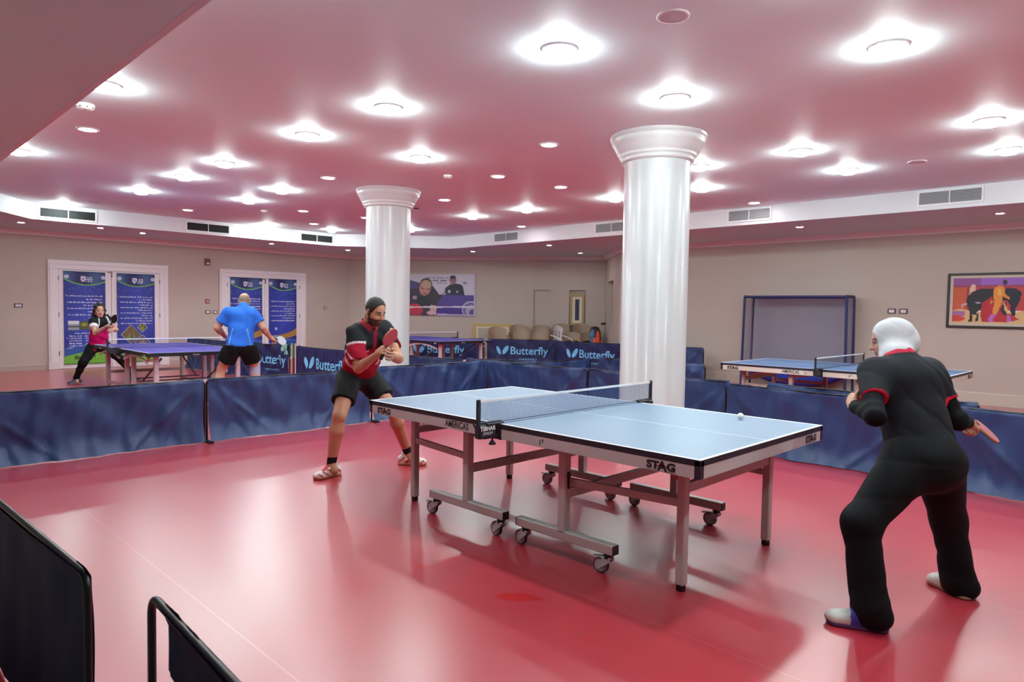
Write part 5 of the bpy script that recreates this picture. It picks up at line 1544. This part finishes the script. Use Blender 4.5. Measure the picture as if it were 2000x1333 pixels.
# ============================================================ woman with the white headscarf
def woman():
    J = {'head': [1.842, 0.358, 1.337], 'neck': [1.917, 0.263, 1.241], 'ls': [1.83, 0.108, 1.158], 'rs': [2.028, 0.4, 1.157], 'le': [1.906, -0.168, 0.98], 'lw': [1.784, 0.02, 0.993], 're': [2.147, 0.321, 0.924], 'rw': [2.163, 0.645, 0.886], 'pel': [2.065, 0.17, 0.754], 'lh': [2.033, 0.068, 0.738], 'rh': [2.092, 0.323, 0.71], 'lk': [1.908, -0.209, 0.472], 'la': [1.964, -0.252, 0.089], 'rk': [2.124, 0.466, 0.397], 'ra': [2.164, 0.506, 0.074]}
    J = {k: NV(v) for k, v in J.items()}
    J['head'] = J['head'] + NV((0, 0, -.014)); J['le'] = NV((1.925, -.125, .975)); J['re'] = NV((2.165, .375, .93)); J['rw'] = NV((2.165, .60, .90))
    root = empty('person', (2.05, .15, 0), 0, 'woman in a white headscarf and black sportswear, back to the camera, near table end', 'person')
    lat = unit(J['rs'] - J['ls']); up_ = unit(J['neck'] - J['pel']); bk = unit(np.cross(lat, up_)); 
    if bk @ NV((-1, 0, 0)) > 0: bk = -bk          # points to her back (+x)
    ft = -bk; hf = unit((-.90, -.42, -.26)); hu = unit((-.22, -.05, 1))
    S = Sculpt((1.5, -.45, -.01), (2.5, 1.0, 1.55), .0065)
    chest = J['neck'] * .72 + J['pel'] * .28; waist = J['neck'] * .36 + J['pel'] * .64
    S.cone(J['pel'], waist, .09, .075, k=.05, wide=lat, wf=1.3); S.cone(waist, chest, .075, .085, k=.05, wide=lat, wf=1.3)
    S.cone(J['neck'] - up_ * .02, J['head'] - hu * .05, .05, .048, k=.02)
    L, A = head(S, J['head'], hf, hu, .90)
    for s_ in 'rl':
        S.cone(J['neck'] * .4 + J[s_ + 's'] * .6, J[s_ + 's'], .042, .038, k=.03)
        limb(S, J[s_ + 's'], J[s_ + 'e'], .038, .034, .003); limb(S, J[s_ + 'e'], J[s_ + 'w'], .033, .023, .003, .3)
        limb(S, J[s_ + 'h'], J[s_ + 'k'], .07, .05, .0, k=.04); limb(S, J[s_ + 'k'], J[s_ + 'a'], .045, .032, .004, .3)
        S.cone(J[s_ + 'a'], J[s_ + 'a'] + NV((-.05, 0, -.035)), .03, .026, k=.02)
    hand(S, J['lw'], (-.45, .62, .35), (-.75, -.5, .2), (-.3, -.1, 1), [1.25, 1.3, 1.3, 1.35], .95, grip=True)     # loose fist
    hand(S, J['rw'], (.30, .88, -.38), (.55, -.1, .8), (-.8, .3, .3), [1.0, 1.1, 1.15, 1.2], .95, grip=True)
    S.build('body', skin_m, face_color((206, 158, 134), J['head'], A, .90, brow=(60, 44, 36)), root)
    # headscarf
    H = Sculpt(J['head'] - .26, J['head'] + .24, .006)
    H.ell(L(-.016, 0, .022), (.097, .085, .097), A, k=.03)
    H.ell(L(-.055, 0, .005), (.080, .080, .085), A, k=.05)
    H.cone(L(-.02, 0, -.03), J['neck'] + up_ * .005, .078, .072, k=.04)
    H.cone(L(.02, 0, -.085), J['neck'] + ft * .03 + up_ * .0, .062, .07, k=.04)
    H.ell(L(-.095, -.0, -.045), (.045, .065, .055), A, k=.04)
    H.ell(L(.106, 0, -.016), (.062, .056, .080), A, k=.010, op='s')
    H.ripple(creases([((.75, .2, 1.3), 42, 0, .0045, .5), ((.3, -.6, 1), 25, 1.5, .004, .6)]))
    H.plane(J['neck'] - up_ * .05, -up_)
    H.build('headscarf', mat('scarf_white', attr='Col', rough=.8, spec=.2, sheen=.2), (206, 206, 212), root)
    # undershirt sleeves
    for s_ in 'lr':
        d1 = unit(J[s_ + 'e'] - J[s_ + 's']); d2 = unit(J[s_ + 'w'] - J[s_ + 'e'])
        S = Sculpt(np.minimum(J[s_ + 's'], np.minimum(J[s_ + 'e'], J[s_ + 'w'])) - .12, np.maximum(J[s_ + 's'], np.maximum(J[s_ + 'e'], J[s_ + 'w'])) + .12, .0065)
        S.cone(J[s_ + 's'], J[s_ + 'e'], .050, .043, k=.03); S.cone(J[s_ + 'e'], J[s_ + 'w'], .042, .033, k=.035, cut=[(J[s_ + 'w'] + d2 * .0, d2)])
        S.ripple(folds([((d1[0], d1[1], d1[2]), 90, 0, .002, .5)]))
        S.build('undershirt_sleeve', cloth_m, (14, 15, 20), root)
    # loose t-shirt
    S = Sculpt((1.55, -.32, .64), (2.42, .75, 1.38), .0075)
    S.cone(J['pel'] + up_ * .02, waist + bk * .0, .150, .118, k=.06, wide=lat, wf=1.25, wf2=1.28)
    S.cone(waist, chest + bk * .012, .118, .125, k=.06, wide=lat, wf=1.28, wf2=1.48)
    S.cone(J['ls'] * .78 + J['rs'] * .22 - up_ * .03 + bk * .01, J['rs'] * .78 + J['ls'] * .22 - up_ * .03 + bk * .01, .105, .105, k=.06)
    S.cone(J['neck'] - up_ * .05, J['neck'] - up_ * .005, .09, .075, k=.05)
    for s_ in 'lr':
        dv = unit(J[s_ + 'e'] - J[s_ + 's'])
        S.cone(J[s_ + 's'] * .93 + J['neck'] * .07, J[s_ + 'e'], .074, .054, k=.05, cut=[(J[s_ + 's'] + dv * (.19 if s_ == 'l' else .16), dv)])
    S.ripple(creases([((.28, 1.0, .94), 24, 0.4, .008, .35), ((.2, .9, .5), 15, 1.2, .006, .3)]))
    S.plane(J['pel'] - NV((0, 0, .01)), unit(NV((.15, .1, -1))))
    def shirt(V):
        C = arr(V, (32, 34, 40))
        for s_ in 'lr':
            dv = unit(J[s_ + 'e'] - J[s_ + 's']); u = (V - J[s_ + 's']) @ dv; rr = np.linalg.norm((V - J[s_ + 's']) - u[:, None] * dv, axis=1)
            e = .19 if s_ == 'l' else .16
            C[(u > e - .008) & (rr < .10)] = NV(lin((206, 30, 62)))
        t = (V - J['neck']) @ up_; C[(t > .008)] = NV(lin((190, 40, 70)))
        return C
    S.build('t_shirt', cloth_m, shirt, root)
    # wide trousers
    S = Sculpt((1.55, -.55, .0), (2.6, .95, .95), .0075)
    S.cone(J['pel'] + up_ * .10, J['pel'] - NV((0, 0, .02)), .120, .150, k=.05, wide=lat, wf=1.25)
    S.ell(J['pel'] + NV((.035, 0, -.02)), (.148, .178, .14), k=.05)
    for s_, kr, hr in (('l', .081, .072), ('r', .078, .070)):
        h, k_, a = J[s_ + 'h'], J[s_ + 'k'], J[s_ + 'a']
        S.cone(h, k_, .130, kr, k=.06); S.cone(k_, a + NV((.01, 0, -.02)), kr, hr, k=.05, wide=unit(NV((1, -.2, 0))), wf=1.0, wf2=1.22)
        S.cone(a + NV((.03, 0, -.0)), a + NV((.05, .0, -.02)), .068, .052, k=.04)
    S.ripple(creases([((.5, -.5, 1), 11, 0, .006, .6), ((-.5, .5, 1), 17, 1, .005, .9)]))
    S.plane((0, 0, .035), (-.12, 0, -1)); S.plane(J['pel'] + up_ * .11, up_)
    def tr(V):
        C = arr(V, (13, 14, 18)); return C
    S.build('trousers', cloth_m, tr, root)
    shoe(root, J['la'] + NV((-.005, -.01, 0)), (-.93, -.37), ((204, 200, 194), (96, 92, 150), (204, 200, 194), (190, 190, 190), (60, 62, 160)), L=.27)
    shoe(root, J['ra'] + NV((-.01, .01, 0)), (-.82, .57), ((206, 200, 190), (170, 150, 130), (210, 210, 205), (180, 190, 170)), L=.26)
    settle(root)
    hc = J['rw'] + unit((.30, .88, -.38)) * .075
    bat((2.225, .735, .842), (2.16, .640, .912), (.15, -.45, .85), 'red bat held low in the right hand of the woman in the white headscarf', front=(196, 120, 120), back=(40, 30, 34))
woman()

# ============================================================ player in the blue shirt, seen from behind
def man_blue():
    J = {'head': [-6.834, 0.707, 1.522], 'neck': [-6.741, 0.659, 1.439], 'ls': [-6.806, 0.455, 1.348], 'rs': [-6.7, 0.769, 1.352], 'le': [-6.866, 0.326, 1.134], 'lw': [-7.033, 0.512, 1.0], 're': [-6.519, 0.807, 1.141], 'rw': [-6.636, 0.972, 0.97], 'pel': [-6.636, 0.551, 0.912], 'lh': [-6.65, 0.468, 0.869], 'rh': [-6.667, 0.662, 0.863], 'lk': [-6.95, 0.454, 0.571], 'la': [-6.882, 0.38, 0.09], 'rk': [-6.723, 0.817, 0.57], 'ra': [-6.615, 0.783, 0.085]}
    J = {k: NV(v) for k, v in J.items()}
    J['re'] = NV((-6.60, .88, 1.14)); J['rw'] = NV((-6.72, 1.06, .98)); J['lk'] = NV((-6.80, .36, .55)); J['la'] = NV((-6.80, .26, .09)); J['rh'] = NV((-6.60, .64, .865))
    root = empty('person', (-6.65, .55, 0), 0, 'balding man in a bright blue shirt and black shorts, back to the camera', 'person')
    lat = unit(J['rs'] - J['ls']); up_ = unit(J['neck'] - J['pel']); bk = unit(np.cross(lat, up_)); bk = bk if bk[0] > 0 else -bk; ft = -bk
    hf = unit((-.85, .35, -.55)); hu = unit((-.5, .3, .9))
    h = .0095
    S = Sculpt((-7.3, .05, -.01), (-6.3, 1.4, 1.75), h)
    chest = J['neck'] * .72 + J['pel'] * .28; waist = J['neck'] * .36 + J['pel'] * .64
    S.cone(J['pel'], waist, .10, .09, k=.05, wide=lat, wf=1.3); S.cone(waist, chest, .09, .10, k=.05, wide=lat, wf=1.3)
    S.cone(J['neck'] - up_ * .03, J['head'] - hu * .05, .062, .058, k=.02)
    L, A = head(S, J['head'], hf, hu, 1.0)
    for s_ in 'rl':
        S.cone(J['neck'] * .4 + J[s_ + 's'] * .6, J[s_ + 's'], .05, .046, k=.03)
        limb(S, J[s_ + 's'], J[s_ + 'e'], .045, .042, .006); limb(S, J[s_ + 'e'], J[s_ + 'w'], .044, .029, .006, .3)
        limb(S, J[s_ + 'h'], J[s_ + 'k'], .09, .062, .004, k=.04); limb(S, J[s_ + 'k'], J[s_ + 'a'], .056, .04, .016, .3)
        S.cone(J[s_ + 'a'], J[s_ + 'a'] + NV((-.05, 0, -.05)), .035, .03, k=.02)
    hand(S, J['rw'], (-.1, .75, -.35), (.3, -.1, 1), (-1, 0, .2), [.9, 1, 1.05, 1.1], 1.0, rf=.010, grip=True)
    hand(S, J['lw'], (-.6, .5, .1), (-.2, -.5, .6), (0, 0, 1), [.6, .7, .7, .8], 1.0, rf=.010)
    def skinc(V):
        C = face_color((206, 158, 134), J['head'], A, 1.0)(V); q = V - J['head']; a = q @ A[0]; b = q @ A[1]; d = q @ A[2]
        m = (np.abs(a) < .13) & (np.abs(b) < .12) & (d < .075) & (d > -.07) & (a < .01) & (d - a * .2 < .065); C[m] = C[m] * .3 + NV(lin((120, 112, 92))) * .7
        return C
    S.build('body', skin_m, skinc, root)
    S = Sculpt((-7.1, .15, .78), (-6.35, 1.15, 1.52), .0095)
    S.cone(J['pel'] - NV((0, 0, .03)), waist, .158, .134, k=.05, wide=lat, wf=1.22); S.cone(waist, chest + bk * .01, .132, .135, k=.05, wide=lat, wf=1.22, wf2=1.42)
    S.cone(J['ls'] * .78 + J['rs'] * .22 - up_ * .02, J['rs'] * .78 + J['ls'] * .22 - up_ * .02, .11, .11, k=.05)
    S.cone(J['neck'] - up_ * .05, J['neck'], .09, .072, k=.04)
    for s_ in 'lr':
        dv = unit(J[s_ + 'e'] - J[s_ + 's'])
        S.cone(J[s_ + 's'] * .95 + J['neck'] * .05, J[s_ + 'e'], .085, .080, k=.05, cut=[(J[s_ + 's'] + dv * .17, dv)])
    S.ripple(folds([((.3, .5, 1), 38, 0, .004, 1), ((.2, 1, -.4), 52, 1, .003, 1.2)]))
    S.plane(J['pel'] - NV((0, 0, .035)), (0, 0, -1))
    def shirt(V):
        C = arr(V, (48, 112, 220)); q = V - J['pel']; l = q @ lat; t = q @ up_; b = q @ bk
        C[(b > 0) & (np.abs(np.abs(l) - .10 - (.16 - t) * .25) < .004) & (t < .2)] = NV(lin((160, 190, 236)))
        return C
    S.build('t_shirt', cloth_m, shirt, root)
    S = Sculpt((-7.15, .1, .45), (-6.3, 1.1, 1.05), .0095)
    S.cone(J['pel'] + up_ * .04, J['pel'] - NV((0, 0, .02)), .130, .145, k=.05, wide=lat, wf=1.25)
    for s_ in 'lr':
        dv = unit(J[s_ + 'k'] - J[s_ + 'h']); S.cone(J[s_ + 'h'], J[s_ + 'h'] + dv * .33, .130, .125, k=.04, cut=[(J[s_ + 'h'] + dv * .24, dv)])
    S.ripple(folds([((.3, 1, .2), 40, 0, .004, 1)])); S.plane(J['pel'] - NV((0, 0, .015)), (0, 0, 1))
    S.build('shorts', cloth_m, (20, 20, 22), root)
    K = Sculpt(J['rk'] - .2, J['rk'] + .2, .0095); d = unit(J['ra'] - J['rk']); K.cone(J['rk'] - d * .08, J['rk'] + d * .15, .075, .072, k=0, cut=[(J['rk'] + d * .13, d), (J['rk'] - d * .08, -d)])
    K.build('knee_sleeve', cloth_m, (176, 176, 206), root)
    for s_, td in (('r', (-.9, .3)), ('l', (-1, -.1))):
        K = Sculpt(J[s_ + 'a'] - .14, J[s_ + 'a'] + .2, .0095); K.cone(J[s_ + 'a'] - NV((0, 0, .03)), J[s_ + 'a'] + NV((0, 0, .12)), .045, .048, k=0, cut=[(J[s_ + 'a'] + NV((0, 0, .11)), NV((0, 0, 1)))]); K.build('sock', cloth_m, (232, 232, 232), root)
        shoe(root, J[s_ + 'a'], td, ((230, 230, 234), (190, 180, 170), (60, 90, 180), (230, 230, 232)), L=.28, zf=2)
    settle(root)
    bat((-6.735, 1.235, .94), (-6.725, 1.10, .975), (.8, -.3, .55), 'pale-faced bat in the right hand of the player in blue', front=(190, 196, 206), back=(190, 40, 50))
man_blue()

# ============================================================ girl in pink and black
def girl():
    J = {'head': [-10.902, -0.134, 1.335], 'neck': [-11.003, -0.094, 1.205], 'rs': [-10.94, -0.235, 1.147], 'ls': [-10.997, 0.063, 1.164], 're': [-10.741, -0.247, 0.926], 'rw': [-10.52, -0.12, 1.055], 'le': [-10.78, 0.097, .99], 'lw': [-10.55, -0.03, 0.994], 'pel': [-11.2, -0.08, 0.70], 'rh': [-11.2, -0.165, 0.665], 'lh': [-11.22, 0.03, 0.66], 'rk': [-11.05, -0.36, 0.40], 'ra': [-11.19, -0.44, 0.085], 'lk': [-11.0, 0.25, 0.42], 'la': [-11.12, 0.46, 0.085]}
    J = {k: NV(v) for k, v in J.items()}
    root = empty('person', (-11.1, -.05, 0), 0, 'girl with dark curly hair in a pink and black shirt and black trousers', 'person')
    lat = unit(J['ls'] - J['rs']); up_ = unit(J['neck'] - J['pel']); ft = unit((1, -.1, -.2)); h = .0095
    hf = unit((.97, .0, -.18)); hu = unit((.15, 0, 1))
    S = Sculpt((-11.5, -.75, -.01), (-10.3, .75, 1.6), h)
    chest = J['neck'] * .72 + J['pel'] * .28; waist = J['neck'] * .36 + J['pel'] * .64
    S.cone(J['pel'], waist, .085, .075, k=.05, wide=lat, wf=1.3); S.cone(waist, chest, .075, .085, k=.05, wide=lat, wf=1.3)
    S.cone(J['neck'] - up_ * .03, J['head'] - hu * .05, .048, .046, k=.02)
    L, A = head(S, J['head'], hf, hu, 1.0)
    for s_ in 'rl':
        S.cone(J['neck'] * .4 + J[s_ + 's'] * .6, J[s_ + 's'], .042, .038, k=.03)
        limb(S, J[s_ + 's'], J[s_ + 'e'], .038, .037, .004); limb(S, J[s_ + 'e'], J[s_ + 'w'], .036, .025, .004, .3)
        limb(S, J[s_ + 'h'], J[s_ + 'k'], .07, .05, .0, k=.04); limb(S, J[s_ + 'k'], J[s_ + 'a'], .045, .034, .006, .3)
        S.cone(J[s_ + 'a'], J[s_ + 'a'] + NV((.05, 0, -.045)), .03, .028, k=.02)
    hand(S, J['rw'], (.7, .35, .35), (-.2, -.7, .5), (0, .2, 1), [.9, 1, 1, 1.1], .95, rf=.010, grip=True)
    hand(S, J['lw'], (.8, -.3, -.1), (.2, .8, .2), (0, 0, 1), [.6, .6, .7, .7], .95, rf=.010)
    S.build('body', skin_m, face_color((214, 166, 142), J['head'], A, 1.0, brow=(50, 34, 30), far=True), root)
    H = Sculpt(J['head'] - .32, J['head'] + .24, .0095)
    H.ell(L(-.012, 0, .034), (.106, .088, .104), A, k=.02, cut=[(L(.075, 0, .075), A[0] - A[2] * .5)])
    H.ell(L(-.07, -.03, -.02), (.075, .085, .10), A, k=.03); H.ell(L(-.09, -.05, -.09), (.06, .07, .09), A, k=.04); H.ell(L(-.06, .05, -.07), (.05, .045, .08), A, k=.03)
    H.ell(L(.105, 0, -.025), (.085, .068, .095), A, k=.005, op='s'); H.plane(L(.055, 0, 0), A[0])
    H.ripple(folds([((1, .3, .4), 120, 0, .008, 1), ((.2, 1, 1), 95, 1, .008, 1.3)]))
    H.build('hair', hair_m, (36, 26, 26), root)
    S = Sculpt((-11.45, -.45, .56), (-10.6, .35, 1.3), h)
    S.cone(J['pel'] + up_ * .0, waist, .132, .112, k=.05, wide=lat, wf=1.28); S.cone(waist, chest, .112, .112, k=.05, wide=lat, wf=1.28)
    S.cone(J['rs'] * .78 + J['ls'] * .22 - up_ * .03, J['ls'] * .78 + J['rs'] * .22 - up_ * .03, .095, .095, k=.05)
    S.cone(J['neck'] - up_ * .05, J['neck'] - up_ * .015, .08, .06, k=.04)
    for s_ in 'lr':
        dv = unit(J[s_ + 'e'] - J[s_ + 's'])
        S.cone(J[s_ + 's'] * .95 + J['neck'] * .05, J[s_ + 'e'], .068, .074, k=.04, cut=[(J[s_ + 's'] + dv * .17, dv)])
    S.ripple(folds([((.3, .5, 1), 45, 0, .004, 1), ((.2, 1, -.4), 52, 1, .003, 1.2)]))
    S.plane(J['pel'], (0, 0, -1))
    def shirt(V):
        C = arr(V, (222, 20, 122)); q = V - J['neck']; t = q @ up_; l = q @ lat; fo = q @ ft
        C[t > -.20 + .1 * np.abs(l)] = NV(lin((30, 32, 38)))
        for s_, sg in (('l', 1), ('r', -1)):
            dv = unit(J[s_ + 'e'] - J[s_ + 's']); u = (V - J[s_ + 's']) @ dv; out = (V - J[s_ + 's']) @ (lat * sg)
            C[(u > .105) & (out > -.05) & (np.linalg.norm((V - J[s_ + 's']) - u[:, None] * dv, axis=1) < .095)] = NV(lin((242, 236, 240)))
        C[(np.abs(np.abs(l) - .075 + t * .1) < .012) & (t > -.10)] = NV(lin((226, 230, 232)))
        return C
    S.build('shirt', cloth_m, shirt, root)
    S = Sculpt((-11.5, -.65, .0), (-10.75, .7, .85), h)
    S.cone(J['pel'] + up_ * .05, J['pel'] - NV((0, 0, .02)), .11, .118, k=.05, wide=lat, wf=1.25)
    for s_ in 'lr':
        S.cone(J[s_ + 'h'], J[s_ + 'k'], .108, .07, k=.04); S.cone(J[s_ + 'k'], J[s_ + 'a'] + NV((0, 0, .03)), .07, .048, k=.04)
    S.ripple(folds([((.3, .3, 1), 45, 0, .004, 1)])); S.plane((0, 0, .085), (0, 0, -1)); S.plane(J['pel'] + up_ * .05, up_)
    S.build('trousers', cloth_m, (22, 22, 26), root)
    for s_, td in (('r', (.35, -1)), ('l', (.6, .75))):
        shoe(root, J[s_ + 'a'], td, ((60, 64, 86), (206, 202, 206), (96, 100, 120), (40, 42, 60)), L=.25, zf=2)
    settle(root)
    bat((-10.37, -.035, 1.19), (-10.445, -.08, 1.085), (.45, -.8, .3), 'dark bat held in front of the chest by the girl in pink and black', front=(26, 26, 30), back=(180, 30, 50))
girl()
